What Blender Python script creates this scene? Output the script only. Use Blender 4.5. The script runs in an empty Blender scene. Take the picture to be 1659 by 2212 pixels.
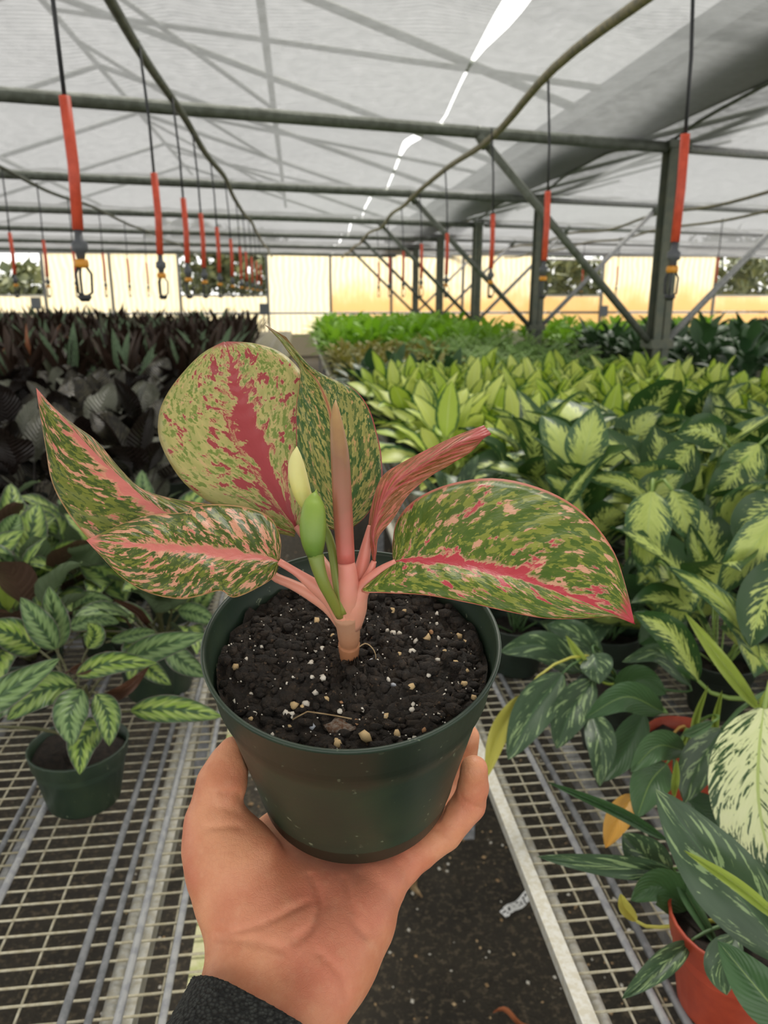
import bpy, bmesh, math, random
import numpy as np
from mathutils import Vector, Matrix

# ------------------------------------------------------------------ camera
SC = bpy.context.scene
COL = SC.collection
F, CX, CY = 1661.0, 829.5, 1106.0
PITCH, YAW = math.radians(15.7), math.radians(6.25)
CAM = np.array([0.0, 0.0, 1.5])
FWD = np.array([math.sin(YAW)*math.cos(PITCH), math.cos(YAW)*math.cos(PITCH), -math.sin(PITCH)])
RGT = np.array([math.cos(YAW), -math.sin(YAW), 0.0])
UP = np.cross(RGT, FWD)
cd = bpy.data.cameras.new('camera')
cam = bpy.data.objects.new('camera', cd)
COL.objects.link(cam)
cam.matrix_world = Matrix([[RGT[0], UP[0], -FWD[0], CAM[0]], [RGT[1], UP[1], -FWD[1], CAM[1]],
                           [RGT[2], UP[2], -FWD[2], CAM[2]], [0, 0, 0, 1]])
cd.sensor_fit = 'VERTICAL'
cd.sensor_height = 36.0
cd.sensor_width = 27.0
cd.lens = F/2212*36
cd.clip_start = 0.02
cd.clip_end = 200
cd.dof.use_dof = True
cd.dof.focus_distance = 0.385
cd.dof.aperture_fstop = 15.0
SC.camera = cam
# ------------------------------------------------------------------ sky, exposure
W = bpy.data.worlds.new('overcast_sky')
SC.world = W
W.use_nodes = True
wn = W.node_tree
bg = wn.nodes['Background']
bg.inputs[0].default_value = (1.0, 0.985, 0.95, 1)
bg.inputs[1].default_value = 1.5
SC.view_settings.view_transform = 'Standard'
SC.view_settings.look = 'None'
SC.view_settings.gamma = 1.0
SC.view_settings.exposure = 0.68
SC.view_settings.use_curve_mapping = False
SC.cycles.use_denoising = True
SC.cycles.transparent_max_bounces = 12
SC.cycles.max_bounces = 8
SUN = bpy.data.lights.new('sun', 'SUN')
SUN.energy = 10.0
SUN.angle = math.radians(28)
SUN.color = (1.0, 0.95, 0.86)
so = bpy.data.objects.new('sun', SUN)
COL.objects.link(so)
so.rotation_euler = (math.radians(-30), math.radians(14), 0)     # hazy sun, high, in front and to the right

# ------------------------------------------------------------------ helpers
rnd = random.Random(7)
def ray(x, y): return FWD + RGT*(x-CX)/F - UP*(y-CY)/F
def P(x, y, d): return CAM + ray(x, y)*d
def onz(x, y, z):
    r = ray(x, y); return CAM + r*(z-CAM[2])/r[2]
def onY(x, y, Y):
    r = ray(x, y); return CAM + r*Y/r[1]
def lin(c):
    if isinstance(c, str):
        c = [int(c[i:i+2], 16)/255 for i in (0, 2, 4)]
    return tuple((v/12.92 if v <= .04045 else ((v+.055)/1.055)**2.4) for v in c) + (1.0,)

class Mat:
    """a small node-tree builder"""
    def __init__(s, name):
        s.m = bpy.data.materials.new(name); s.m.use_nodes = True
        s.nt = s.m.node_tree; s.nt.nodes.clear()
        s.out = s.nt.nodes.new('ShaderNodeOutputMaterial')
    def n(s, t, ins=None, **props):
        nd = s.nt.nodes.new('ShaderNode'+t)
        for k, v in props.items(): setattr(nd, k, v)
        for k, v in (ins or {}).items():
            if v is None: continue
            sk = nd.inputs[k]
            if isinstance(v, bpy.types.NodeSocket): s.nt.links.new(v, sk)
            else: sk.default_value = v
        return nd
    def ma(s, op, a, b=None, c=None, clamp=False):
        ins = {0: a}
        if b is not None: ins[1] = b
        if c is not None: ins[2] = c
        return s.n('Math', ins, operation=op, use_clamp=clamp).outputs[0]
    def step(s, x, lo, hi, a=0.0, b=1.0):
        return s.n('MapRange', {0: x, 1: lo, 2: hi, 3: a, 4: b}, interpolation_type='SMOOTHSTEP').outputs[0]
    def mix(s, f, a, b):
        nd = s.nt.nodes.new('ShaderNodeMix'); nd.data_type = 'RGBA'
        for i, v in ((0, f), (6, a), (7, b)):
            if isinstance(v, bpy.types.NodeSocket): s.nt.links.new(v, nd.inputs[i])
            else: nd.inputs[i].default_value = v
        return nd.outputs[2]
    def noise(s, vec, scale, detail=2.0, rough=.5, dist=0.0):
        return s.n('TexNoise', {'Vector': vec, 'Scale': scale, 'Detail': detail, 'Roughness': rough, 'Distortion': dist}).outputs[0]
    def xyz(s, x, y, z): return s.n('CombineXYZ', {0: x, 1: y, 2: z}).outputs[0]
    def obj(s): return s.n('TexCoord').outputs['Object']
    def bump(s, h, strength=.3, dist=.002):
        return s.n('Bump', {'Height': h, 'Strength': strength, 'Distance': dist}).outputs[0]
    def bsdf(s, color, rough=.5, normal=None, **kw):
        ins = {'Base Color': color, 'Roughness': rough}
        if normal is not None: ins['Normal'] = normal
        for k, v in kw.items(): ins[k.replace('_', ' ')] = v
        return s.n('BsdfPrincipled', ins).outputs[0]
    def done(s, sh):
        s.nt.links.new(sh, s.out.inputs['Surface']); return s.m

def simple(name, col, rough=.5, metal=0.0, var=.0, scale=40, col2=None, bump=0.0, bscale=None):
    m = Mat(name); o = m.obj()
    c = lin(col)
    if col2 is not None:
        c = m.mix(m.step(m.noise(o, scale, 5, .6), .38, .62), lin(col), lin(col2))
    nrm = m.bump(m.noise(o, bscale or scale*3, 4), bump, .002) if bump else None
    return m.done(m.bsdf(c, rough, nrm, Metallic=metal))

def leaf_shader(m, col, rough, nrm=None, trans=.25, back=None):
    """leaf blade: glossy front, some light let through"""
    if back is not None:
        g = m.n('NewGeometry').outputs['Backfacing']
        col = m.mix(g, col, back)
    b = m.bsdf(col, rough, nrm, Specular_IOR_Level=.45)
    t = m.n('BsdfTranslucent', {'Color': col}).outputs[0]
    return m.done(m.n('MixShader', {0: trans, 1: b, 2: t}).outputs[0])

def leaf_coords(m, k=.35):
    """u along the blade, a = distance from midrib 0..1, side offset, q = lateral vein coordinate"""
    uv = m.n('UVMap').outputs[0]
    sp = m.n('SeparateXYZ', {0: uv})
    u, v = sp.outputs[0], sp.outputs[1]
    d = m.ma('SUBTRACT', v, .5)
    a = m.ma('MULTIPLY', m.ma('ABSOLUTE', d), 2.0)
    side = m.ma('MULTIPLY', m.ma('GREATER_THAN', d, 0.0), 7.3)
    q = m.ma('SUBTRACT', u, m.ma('MULTIPLY', a, k))
    rn = m.n('ObjectInfo').outputs['Random']
    zz = m.ma('ADD', side, m.ma('MULTIPLY', rn, 37.0))
    return u, a, zz, q, rn

def vtx_mesh(name, verts, faces, uvs=None, mids=None, mats=(), smooth=True):
    me = bpy.data.meshes.new(name)
    me.from_pydata([tuple(map(float, v)) for v in verts], [], faces)
    if uvs is not None:
        lay = me.uv_layers.new(name='UVMap')
        idx = np.empty(len(me.loops), dtype=np.int32)
        me.loops.foreach_get('vertex_index', idx)
        lay.data.foreach_set('uv', np.asarray(uvs, dtype=np.float32)[idx].ravel())
    for mt in mats: me.materials.append(mt)
    if mids is not None:
        me.polygons.foreach_set('material_index', np.asarray(mids, dtype=np.int32))
    if smooth:
        me.polygons.foreach_set('use_smooth', np.ones(len(me.polygons), dtype=bool))
    me.update()
    return me

def link(name, me, parent=None, loc=None, rot=None, scale=None):
    o = bpy.data.objects.new(name, me)
    COL.objects.link(o)
    if parent is not None: o.parent = parent
    if loc is not None: o.location = tuple(map(float, loc))
    if rot is not None: o.rotation_euler = rot
    if scale is not None: o.scale = scale if isinstance(scale, tuple) else (scale,)*3
    return o
def tag(o, label=None, cat=None, group=None, kind=None):
    if label: o['label'] = label
    if cat: o['category'] = cat
    if group: o['group'] = group
    if kind: o['kind'] = kind
    return o
def thing(name, label, cat, loc=(0, 0, 0), rz=0.0, group=None):
    o = link(name, None, None, loc, (0, 0, rz))
    o.empty_display_size = .05
    return tag(o, label, cat, group)

class MB:
    """collects simple solids into one mesh"""
    def __init__(s): s.v = []; s.f = []; s.m = []
    def add(s, v, f, mi=0):
        b = len(s.v); s.v += [tuple(map(float, p)) for p in v]
        s.f += [tuple(i+b for i in q) for q in f]; s.m += [mi]*len(f); return s
    def box(s, x0, x1, y0, y1, z0, z1, mi=0):
        v = [(x, y, z) for x in (x0, x1) for y in (y0, y1) for z in (z0, z1)]
        return s.add(v, [(0, 1, 3, 2), (4, 6, 7, 5), (0, 4, 5, 1), (2, 3, 7, 6), (0, 2, 6, 4), (1, 5, 7, 3)], mi)
    def tube(s, pts, r, n=8, mi=0, cap=True):
        pts = [np.array(p, float) for p in pts]; N = len(pts)
        rs = r if hasattr(r, '__len__') else [r]*N
        prev = None; rows = []
        for i, p in enumerate(pts):
            t = pts[min(i+1, N-1)]-pts[max(i-1, 0)]; t = t/(np.linalg.norm(t)+1e-12)
            if prev is None:
                h = np.array([0, 0, 1.]) if abs(t[2]) < .9 else np.array([1., 0, 0])
                a = np.cross(t, h)
            else: a = prev-t*(prev@t)
            a = a/np.linalg.norm(a); b = np.cross(t, a); prev = a
            rows.append([p+rs[i]*(math.cos(2*math.pi*k/n)*a+math.sin(2*math.pi*k/n)*b) for k in range(n)])
        v = [q for r_ in rows for q in r_]
        f = [(i*n+k, i*n+(k+1) % n, (i+1)*n+(k+1) % n, (i+1)*n+k) for i in range(N-1) for k in range(n)]
        if cap: f += [tuple(range(n-1, -1, -1)), tuple((N-1)*n+k for k in range(n))]
        return s.add(v, f, mi)
    def lathe(s, prof, n=48, mi=0, closed=False):
        v = [(r*math.cos(2*math.pi*k/n), r*math.sin(2*math.pi*k/n), z) for r, z in prof for k in range(n)]
        N = len(prof)
        f = [(i*n+k, i*n+(k+1) % n, ((i+1) % N)*n+(k+1) % n, ((i+1) % N)*n+k) for i in range(N if closed else N-1) for k in range(n)]
        return s.add(v, f, mi)
    def mesh(s, name, mats, smooth=False):
        me = vtx_mesh(name, s.v, s.f, None, s.m, mats if isinstance(mats, (list, tuple)) else [mats], smooth)
        return me
    def build(s, name, mats, parent=None, smooth=False, **kw):
        return link(name, s.mesh(name, mats, smooth), parent, **kw)

def crom(pts, n):
    """resample a polyline as a Catmull-Rom curve, n points"""
    p = np.array(pts, float); k = len(p)
    if k == 2: return np.array([p[0]+(p[1]-p[0])*t for t in np.linspace(0, 1, n)])
    e = np.vstack([2*p[0]-p[1], p, 2*p[-1]-p[-2]])
    out = []
    for t in np.linspace(0, k-1, n):
        i = min(int(t), k-2); w = t-i
        a, b, c, d = e[i], e[i+1], e[i+2], e[i+3]
        out.append(.5*((2*b)+(-a+c)*w+(2*a-5*b+4*c-d)*w*w+(-a+3*b-3*c+d)*w**3))
    return np.array(out)
def smoothpts(pts): 
    k = max(3, len(pts)*4); return crom(pts, k)

# ------------------------------------------------------------------ structure
m = Mat('soil_floor_mat'); o = m.obj()
n1 = m.noise(o, 3.0, 6, .65); n2 = m.noise(o, 55, 4, .7); n3 = m.noise(o, 120, 3, .6)
c = m.mix(m.step(n1, .35, .65), lin('2b261d'), lin('3b3529'))
c = m.mix(m.step(n2, .50, .64), c, lin('5c5140'))
c = m.mix(m.step(m.ma('MULTIPLY', n3, m.step(n1, .45, .6)), .60, .66), c, lin('8f8570'))
FLOOR_M = m.done(m.bsdf(c, .9, m.bump(m.ma('ADD', n2, n3), .8, .006)))
GALV = simple('galvanised_steel', '96979a', .5, .2, scale=60, col2='b0b0ae', bump=.15)
GALVD = simple('dull_galvanised_steel', '707274', .55, .2, scale=60, col2='88898a', bump=.15)
CREAM = simple('cream_coated_wire', 'cfc9b2', .5, .0, scale=90, col2='b6ad90')
ALU = simple('weathered_white_rail', 'cdccc4', .55, .1, scale=120, col2='bfbaa9', bump=.2)
YEL = simple('algae_stained_rail', 'd5d2a8', .6, .0, scale=45, col2='b9bf7c', bump=.2)
BEAM = simple('grey_green_steel', '70756c', .6, .25, scale=20, col2='5d6257', bump=.1)
COLM = simple('green_stained_steel', '5e655a', .6, .2, scale=12, col2='6d6f60', bump=.1)
RUSTP = simple('tan_pipe', '8a8264', .6, .1, scale=30, col2='6d6a58', bump=.1)
fl = MB().box(-14, 16, -9, 24, -.1, 0).build('floor', FLOOR_M); tag(fl, kind='structure')

m = Mat('shade_cloth'); o = m.obj()
wv = m.n('TexWave', {'Vector': o, 'Scale': 9.0, 'Distortion': 1.2, 'Detail': 2.0, 'Detail Scale': 1.5}, bands_direction='Y').outputs[1]
nz = m.noise(o, 14, 5, .7)
dens = m.ma('ADD', m.ma('MULTIPLY', wv, .06), m.ma('MULTIPLY', nz, .25))
cc = m.mix(nz, lin('4a4b4c'), lin('66686a'))
tr = m.n('BsdfTranslucent', {'Color': cc}).outputs[0]
dfl = m.n('BsdfDiffuse', {'Color': lin('a6a6a4')}).outputs[0]
tp = m.n('BsdfTransparent', {'Color': (1, 1, 1, 1)}).outputs[0]
a_ = m.n('MixShader', {0: .5, 1: tr, 2: dfl}).outputs[0]
CLOTH = m.done(m.n('MixShader', {0: m.ma('SUBTRACT', .27, dens, clamp=True), 1: a_, 2: tp}).outputs[0])
SKEW = math.tan(math.radians(14.2))
BEAMY = [4.76+2.95*k for k in range(-4, 6)]        # beam line: Y = b + SKEW*X
def cloth_z(x, y):
    s = (y-SKEW*x-BEAMY[0])/2.95
    f = s-math.floor(s)
    return 2.49+.15*math.sin(math.pi*f)**.8+.012*math.sin(7*x+3*y)+.01*math.sin(11*x-5*y)
def cloth(name, x0f, x1f, y0, y1, nx, ny, lab):
    v, f = [], []
    for j in range(ny+1):
        y = y0+(y1-y0)*j/ny
        a, b = x0f(y), x1f(y)
        for i in range(nx+1):
            x = a+(b-a)*i/nx
            v.append((x, y, cloth_z(x, y)))
    for j in range(ny):
        for i in range(nx):
            k = j*(nx+1)+i; f.append((k, k+1, k+nx+2, k+nx+1))
    ob = link(name, vtx_mesh(name, v, f, None, None, [CLOTH])); tag(ob, kind='structure'); return ob
def slit(y):
    s = (y-.24-BEAMY[0])/2.95; f = s-math.floor(s)
    return .006+.055*math.sin(math.pi*f)**2*(.55+.45*math.sin(2.3*y+.6))
cloth('ceiling', lambda y: -11., lambda y: .90-slit(y), -3, 20.3, 44, 136, '')
cloth('ceiling', lambda y: .90+slit(y), lambda y: 2.56+.02*math.sin(2.1*y), -3, 20.3, 12, 136, '')
cloth('ceiling', lambda y: 2.56+.02*math.sin(2.1*y), lambda y: 14., -3, 20.3, 44, 136, '')
# hem rope on the cloth edge over the posts
hem = [(2.57+.02*math.sin(2.1*y), y, cloth_z(2.56, y)-.012) for y in np.arange(1.5, 20.2, .2)]
tag(MB().tube(hem, .011, 6).build('cloth_hem_rope', BEAM, smooth=True), 'dark rope hem of the shade cloth running over the row of posts', 'rope')
# gutter and roof steel seen through the cloth
g = MB().box(2.24, 2.95, -3, 20.4, 2.78, 2.84).box(2.24, 2.28, -3, 20.4, 2.78, 2.98).box(2.91, 2.95, -3, 20.4, 2.78, 2.98)
tag(g.build('roof_gutter', GALVD), 'long dull steel gutter showing dark through the shade cloth above the posts', 'gutter')
def rafter(a, b, r, lab):
    tag(MB().tube([a, b], r, 6).build('roof_rafter', BEAM, smooth=True), lab, 'rafter', 'rafters above the shade cloth')
RL = 'roof rafter showing as a soft dark line through the shade cloth'
for k in range(9):
    y = -1.2+2.6*k
    rafter((2.26, y, 2.95), (-2.4, y-.6, 4.3), .034, RL)
    rafter((-2.4, y-.6, 4.3), (-7.2, y, 2.95), .034, RL)
    rafter((2.9, y, 2.95), (8.2, y+.6, 4.3), .034, RL)
for x, z in ((-.2, 3.6), (-2.4, 4.3), (-4.6, 3.6), (5.6, 3.6)):
    rafter((x, -6, z), (x, 20.3, z), .035, RL)
for k in range(4):
    rafter((2.26, 2.0+4*k, 2.95), (-2.4, 5.2+4*k, 4.3), .025, RL)
    rafter((-2.4, 2.2+4*k, 4.3), (-.2, 6.0+4*k, 3.6), .025, RL)

# beams, posts, braces, purlins
for k, b in enumerate(BEAMY):
    if b < 0 or b > 19.6: continue
    o = MB().tube([(-9, b-9*SKEW, 2.46), (2.5, b+2.5*SKEW, 2.46)], .036, 12).build('roof_beam', BEAM, smooth=True)
    near = 3.5 < b < 5
    tag(o, 'grey round steel beam under the cloth, nearest one crossing the picture' if near else 'grey round steel beam under the shade cloth, one of the row receding to the wall', 'beam', None if near else 'receding beams left of the posts')
    o = MB().tube([(2.68, b+2.68*SKEW, 2.46), (12, b+12*SKEW, 2.46)], .03, 10).build('roof_beam', GALV, smooth=True)
    tag(o, 'pale steel beam right of the posts at nearest post' if near else 'pale steel beam under the cloth right of the posts', 'beam', None if near else 'receding beams right of the posts')
def wob(x, z, y0, y1, seed, amp=.02):
    r = random.Random(seed); ph = r.random()*6
    return [(x+amp*math.sin(y*1.3+ph)+amp*.5*math.sin(y*3.1), y, z+amp*math.sin(y*2.08+ph)) for y in np.arange(y0, y1, .25)]
tag(MB().tube(wob(1.125, 2.398, 1.0, 19.8, 1), .019, 8).build('irrigation_pipe', RUSTP, smooth=True), 'wavy tan irrigation pipe above the right bench, running to the far wall', 'pipe')
tag(MB().tube(wob(-.555, 2.398, 1.0, 19.8, 2, .012), .019, 8).build('irrigation_pipe', BEAM, smooth=True), 'dark irrigation pipe above the left bench, running to the far wall', 'pipe')
tag(MB().tube(wob(-2.13, 2.398, 1.0, 19.8, 3, .012), .016, 8).build('irrigation_pipe', BEAM, smooth=True), 'dark pipe at the far left under the cloth', 'pipe')
tag(MB().tube(wob(4.2, 2.39, 3.0, 19.8, 4, .03), .016, 8).build('irrigation_pipe', RUSTP, smooth=True), 'wavy pipe under the cloth right of the posts', 'pipe')
tag(MB().tube(wob(5.2, 2.40, 3.0, 19.8, 5, .02), .016, 8).build('irrigation_pipe', RUSTP, smooth=True), 'wavy pipe under the cloth at the far right', 'pipe')

PX = 2.57
posts = [(PX, b+PX*SKEW) for b in BEAMY if 3 < b < 18]
ordn = ['nearest', 'second', 'third', 'fourth', 'fifth']
for i, (x, y) in enumerate(posts):
    t = thing('support_post', f'{ordn[i]} steel post from the camera, grey-green double channel with diagonal braces', 'post', (x, y, 0), 0, 'row of posts')
    for sx in (-1, 1):
        c = MB().box(sx*.032-.026, sx*.032+.026, -.07, -.055, 0, 2.46).box(sx*.032-.026, sx*.032+.026, .055, .07, 0, 2.46).box(sx*.008-.006 if sx > 0 else -.014, .014 if sx > 0 else .002, -.056, .056, 0, 2.46)
        c.build('channel', COLM, t)
    MB().box(-.085, .085, -.09, .09, 1.14, 1.20).build('collar', COLM, t)
    MB().box(-.075, .075, -.085, .085, 2.45, 2.5).build('cap_plate', BEAM, t)
    for sx in (-1, 1):
        p = MB().tube([(sx*.08, sx*.08*SKEW, 1.19), (sx*1.42, sx*1.42*SKEW, 2.43)], .026 if sx < 0 else .024, 10)
        br = p.build('brace', BEAM if sx < 0 else GALV, t, smooth=True)
        MB().tube([(sx*1.38, sx*1.38*SKEW, 2.38), (sx*1.46, sx*1.46*SKEW, 2.48)], .034, 8).build('clamp', BEAM, br, smooth=True)

# far wall: translucent panels in a steel frame, openings between
WY = 20.5
def panel_mat(name, c1, c2, c3=None):
    m = Mat(name); o = m.obj()
    st = m.n('TexWave', {'Vector': o, 'Scale': 2.2, 'Distortion': 6.0, 'Detail': 3.0, 'Detail Scale': .7}, bands_direction='X').outputs[1]
    c = m.mix(m.step(st, .2, .9), lin(c1), lin(c2))
    if c3:
        sp = m.n('SeparateXYZ', {0: o})
        h = m.ma('ADD', sp.outputs[2], m.ma('MULTIPLY', m.noise(o, 1.6, 5, .6), 1.1))
        c = m.mix(m.step(h, 1.7, 2.5), lin(c3), c)
    b = m.bsdf(c, .5)
    t = m.n('BsdfTranslucent', {'Color': c}).outputs[0]
    return m.done(m.n('MixShader', {0: .8, 1: b, 2: t}).outputs[0])
PW = panel_mat('milky_panel', 'dfd7c0', 'e6e0d0')
PO = panel_mat('stained_panel', 'dfd5bc', 'e6e0d0', 'd8c29c')
xs = [-9.6, -7.9, -6.15, -4.55, -2.9, -.72, .87, 2.43, 4.3, 6.15, 8.05, 9.6, 11.2, 13.4]
openb = {0: 0, 1: 0, 4: 1, 9: 1, 12: 1}     # bays with an opening above the knee panel
wall = MB().box(-14, 16, WY+.02, WY+.05, 2.55, 2.7).build('wall_back', GALVD); tag(wall, kind='structure')
tag(MB().box(-14, 16, WY, WY+.06, 0, .55).build('wall_back', simple('knee_wall', 'c9bfa4', .8, col2='b5a888')), kind='structure')
for i in range(len(xs)-1):
    x0, x1 = xs[i], xs[i+1]
    opened = i in (0, 1, 4, 9, 12)
    pm = PW if i < 6 else PO
    ob = MB().box(x0+.03, x1-.03, WY, WY+.012, .55, 1.04).build('wall_panel', pm, wall)
    if opened:
        MB().box(x0+.03, x1-.03, WY, WY+.012, 1.10, 1.50).build('wall_panel', pm, wall)
    else:
        MB().box(x0+.03, x1-.03, WY, WY+.012, 1.10, 2.55).build('wall_panel', pm, wall)
for x in xs: MB().box(x-.03, x+.03, WY-.06, WY, 0, 2.6).build('wall_stud', GALVD, wall)
for z in (1.07, 2.52): MB().box(-10, 14, WY-.05, WY-.005, z-.025, z+.025).build('wall_rail', GALVD, wall)
for i in (0, 1, 4, 9, 12): MB().box(xs[i], xs[i+1], WY-.05, WY, 1.48, 1.53).build('wall_rail', ALU, wall)
# left end of the left bay and right side are left unwalled to let sky light in as fill
BOXM = simple('grey_box', '6a6f72', .6)
for (px, py, lab) in ((78, 655, 'small grey electrical box on the far wall at the far left'), (570, 668, 'dark electrical box on the far wall behind the dark plants'), (1303, 672, 'grey electrical box on the far wall between the two nearest posts')):
    q = onY(px, py, WY-.1)
    t = thing('junction_box', lab, 'box', tuple(q))
    MB().box(-.11, .11, -.05, .05, -.14, .14).build('housing', BOXM, t)
    MB().tube([(0, 0, -.14), (0, 0, -.6)], .02, 6).build('conduit', BOXM, t)

# trees outside, seen through the wall openings
m = Mat('tree_leaf'); o = m.obj()
TREEM = m.done(m.bsdf(m.mix(m.step(m.noise(o, 3, 4), .4, .65), lin('3d4526'), lin('6a6c3c')), .7))
rt = random.Random(21)
for i_, (x, y, hgt, rad_) in enumerate(((-7.4, 24.0, 2.4, 1.2), (-3.0, 24.5, 3.6, 1.5), (-1.3, 24.2, 3.3, 1.4), (7.4, 24.3, 3.1, 1.5), (9.3, 25, 2.6, 1.4), (13.6, 24.5, 3.4, 1.7), (15.9, 25.3, 3.2, 1.6))):
    t = thing('tree', ('olive bush outside the opening at the far left', 'dark tree outside the opening left of the middle, left one', 'dark tree outside the opening left of the middle, right one', 'bush outside the opening between the two nearest posts, left one', 'bush outside the opening between the two nearest posts, right one', 'dark tree outside the rightmost opening, left one', 'dark tree outside the rightmost opening, right one')[i_], 'tree', (x, y, 0))
    MB().tube([(0, 0, 0), (.05, 0, hgt*.5), (0, .05, hgt*.75)], [.12, .09, .04], 8).build('trunk', BEAM, t, smooth=True)
    fo = MB()
    for k in range(900):
        d_ = np.array([rt.gauss(0, 1), rt.gauss(0, 1), rt.gauss(0, 1)]); d_ /= np.linalg.norm(d_)
        c_ = d_*rad_*rt.uniform(.55, 1.05)*np.array([1, 1, .75])+np.array([0, 0, hgt-rad_*.7]); s_ = rt.uniform(.10, .2)
        a_ = np.array([rt.gauss(0, 1), rt.gauss(0, 1), rt.gauss(0, 1)])*s_*.7; b_ = np.array([rt.gauss(0, 1), rt.gauss(0, 1), rt.gauss(0, 1)])*s_*.7
        fo.add([c_-a_, c_+b_*.6, c_+a_, c_-b_*.6], [(0, 1, 2, 3)])
    tag(fo.build('foliage', TREEM, t), kind='stuff')

# ------------------------------------------------------------------ benches
BZ = 0.75
def bench(name, label, x0, x1, y0, y1, wires_x, rods, boards, cross_near, rail_mats, nside):
    t = thing(name, label, 'bench', (0, 0, 0))
    wr = .0017
    # cross wires: one object each where the photo lets you tell them apart
    L = x1-x0
    cw = MB().tube([(0, 0, 0), (L*.5, 0, .0006), (L, 0, 0)], wr, 5).mesh('cross_wire', CREAM, True)
    y = y0; n = 0
    far = MB()
    while y < y1:
        if cross_near[0] <= y <= cross_near[1]:
            link('cross_wire', cw, t, (x0, y, BZ-wr+.0006*math.sin(y*91)))
        else:
            far.tube([(x0, y, BZ-wr), (x1, y, BZ-wr)], wr*1.1, 4)
        y += .0254 if y < 3.2 else .05
    tag(far.build('wire_mesh', CREAM, t), kind='stuff')
    for x in wires_x:
        MB().tube([(x, y0, BZ-3*wr), (x, y1, BZ-3*wr)], wr, 5).build('long_wire', CREAM, t, smooth=True)
    for (x, r, mt, dz) in rods:
        zz_ = BZ+.0005 if r < .0052 else BZ-4*wr-r
        MB().tube([(x, y0, zz_), (x, y1, zz_)], r, 10).build('rod', mt, t, smooth=True)
    for (a, b, z0, z1, mt) in boards:
        MB().box(a, b, y0, y1, z0, z1).build('rail', mt, t)
    for yy in np.arange(y0+1.5, y1, 2.4):
        MB().box(x0+.02, x1-.02, yy-.02, yy+.02, BZ-.10, BZ-.05).build('cross_bar', GALVD, t)
        for xx in (x0+.16, x1-.16):
            MB().box(xx-.02, xx+.02, yy-.02, yy+.02, 0, BZ-.10).build('leg', GALVD, t)
    return t
LX0, LX1, RX0, RX1 = -3.9, -.128, .281, 2.42
wl = [-.173-.0508*k for k in range(14)]
wl = [x for x in wl if min(abs(x-q) for q in (-.273, -.245, -.229)) > .012]
bench('wire_bench', 'left wire mesh bench with galvanised rods under the green striped and dark plants', LX0, LX1, .35, 17.5, wl,
      [(-.166, .0045, GALV, 0), (-.214, .0048, GALV, 0), (-.2285, .0098, ALU, 0), (-.245, .0045, GALVD, 0), (-.273, .0050, GALVD, 0),
       (-.404, .005, GALV, 0), (-.419, .008, GALV, 0), (-.437, .004, GALVD, 0), (-.56, .009, GALV, 0), (-.66, .005, GALVD, 0)]
      + [(-.8-.2*k, .008, GALVD, 0) for k in range(15)],
      [(-.147, -.128, BZ-.042, BZ-.006, YEL), (-.232, -.205, BZ-.05, BZ-.026, ALU), (LX0, LX0+.02, BZ-.04, BZ, ALU)], (.5, 2.3), None, 0)
bench('wire_bench', 'right wire mesh bench with white edge rail under the variegated plants', RX0, RX1, .35, 17.5, [.340, .381]+[.432+.0508*k for k in range(7)],
      [(.310, .009, ALU, 0), (.370, .0048, GALV, 0), (.393, .0050, GALVD, 0), (.52, .009, GALV, 0)]+[(.7+.2*k, .008, GALVD, 0) for k in range(8)],
      [(.281, .299, BZ-.016, BZ+.001, ALU), (.432, .458, BZ-.03, BZ-.008, GALV), (RX1-.02, RX1, BZ-.04, BZ, ALU)], (.5, 2.3), None, 0)
bench('wire_bench', 'far right wire bench beyond the posts with pale edge', 3.1, 6.5, 4.0, 17.5, [3.2, 3.3, 3.4],
      [(3.3+.4*k, .012, GALVD, 0) for k in range(8)],
      [(3.08, 3.12, BZ-.06, BZ+.02, ALU), (6.48, 6.5, BZ-.06, BZ+.02, ALU)], (99, 99), None, 0)

# litter on the floor between the benches
wt = onz(1120, 1955, .004)
t = thing('plant_tag', 'crumpled white plastic plant tag lying on the dark floor', 'tag', tuple(wt), math.radians(35))
v, f = [], []
for i in range(9):
    for j in range(3):
        v.append((-.06+.015*i, (-.012+.012*j)*(1 if i < 8 else .3), .004+.006*math.sin(i*1.1)+.002*j))
f = [(i*3+j, i*3+j+1, i*3+j+4, i*3+j+3) for i in range(8) for j in range(2)]
m = Mat('white_tag'); o = m.obj()
c = m.mix(m.step(m.noise(o, 150, 2), .56, .6), lin('e8e8e6'), lin('3a3a3a'))
link('strip', vtx_mesh('strip', v, f, None, None, [m.done(m.bsdf(c, .5))]), t)
DRY = simple('dry_leaf', 'b39a74', .8, scale=60, col2='8a6f4c', bump=.3)
def dryleaf(px, py, L, Wd, rz, lab, mat):
    q = onz(px, py, .006)
    v, f = [], []
    for i in range(9):
        u = i/8; w = Wd*math.sin(math.pi*(.04+.93*u))**.8
        for j in range(5):
            s = (j-2)/2
            v.append((L*(u-.5), w*s+.01*math.sin(u*5), .004+.012*s*s*Wd/.012*.5+.006*math.sin(u*7)))
    f = [(i*5+j, i*5+j+1, i*5+j+6, i*5+j+5) for i in range(8) for j in range(4)]
    o = link('dry_leaf', vtx_mesh('dry_leaf', v, f, None, None, [mat]), None, q, (0, 0, rz)); tag(o, lab, 'leaf')
dryleaf(897, 1918, .085, .010, math.radians(105), 'curled beige dry leaf on the floor below the hand', DRY)
dryleaf(1105, 2204, .08, .008, math.radians(-25), 'reddish brown dry leaf scrap at the bottom edge of the floor', simple('red_dry_leaf', '9a5a34', .8))
cr = MB(); r = random.Random(3)
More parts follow.
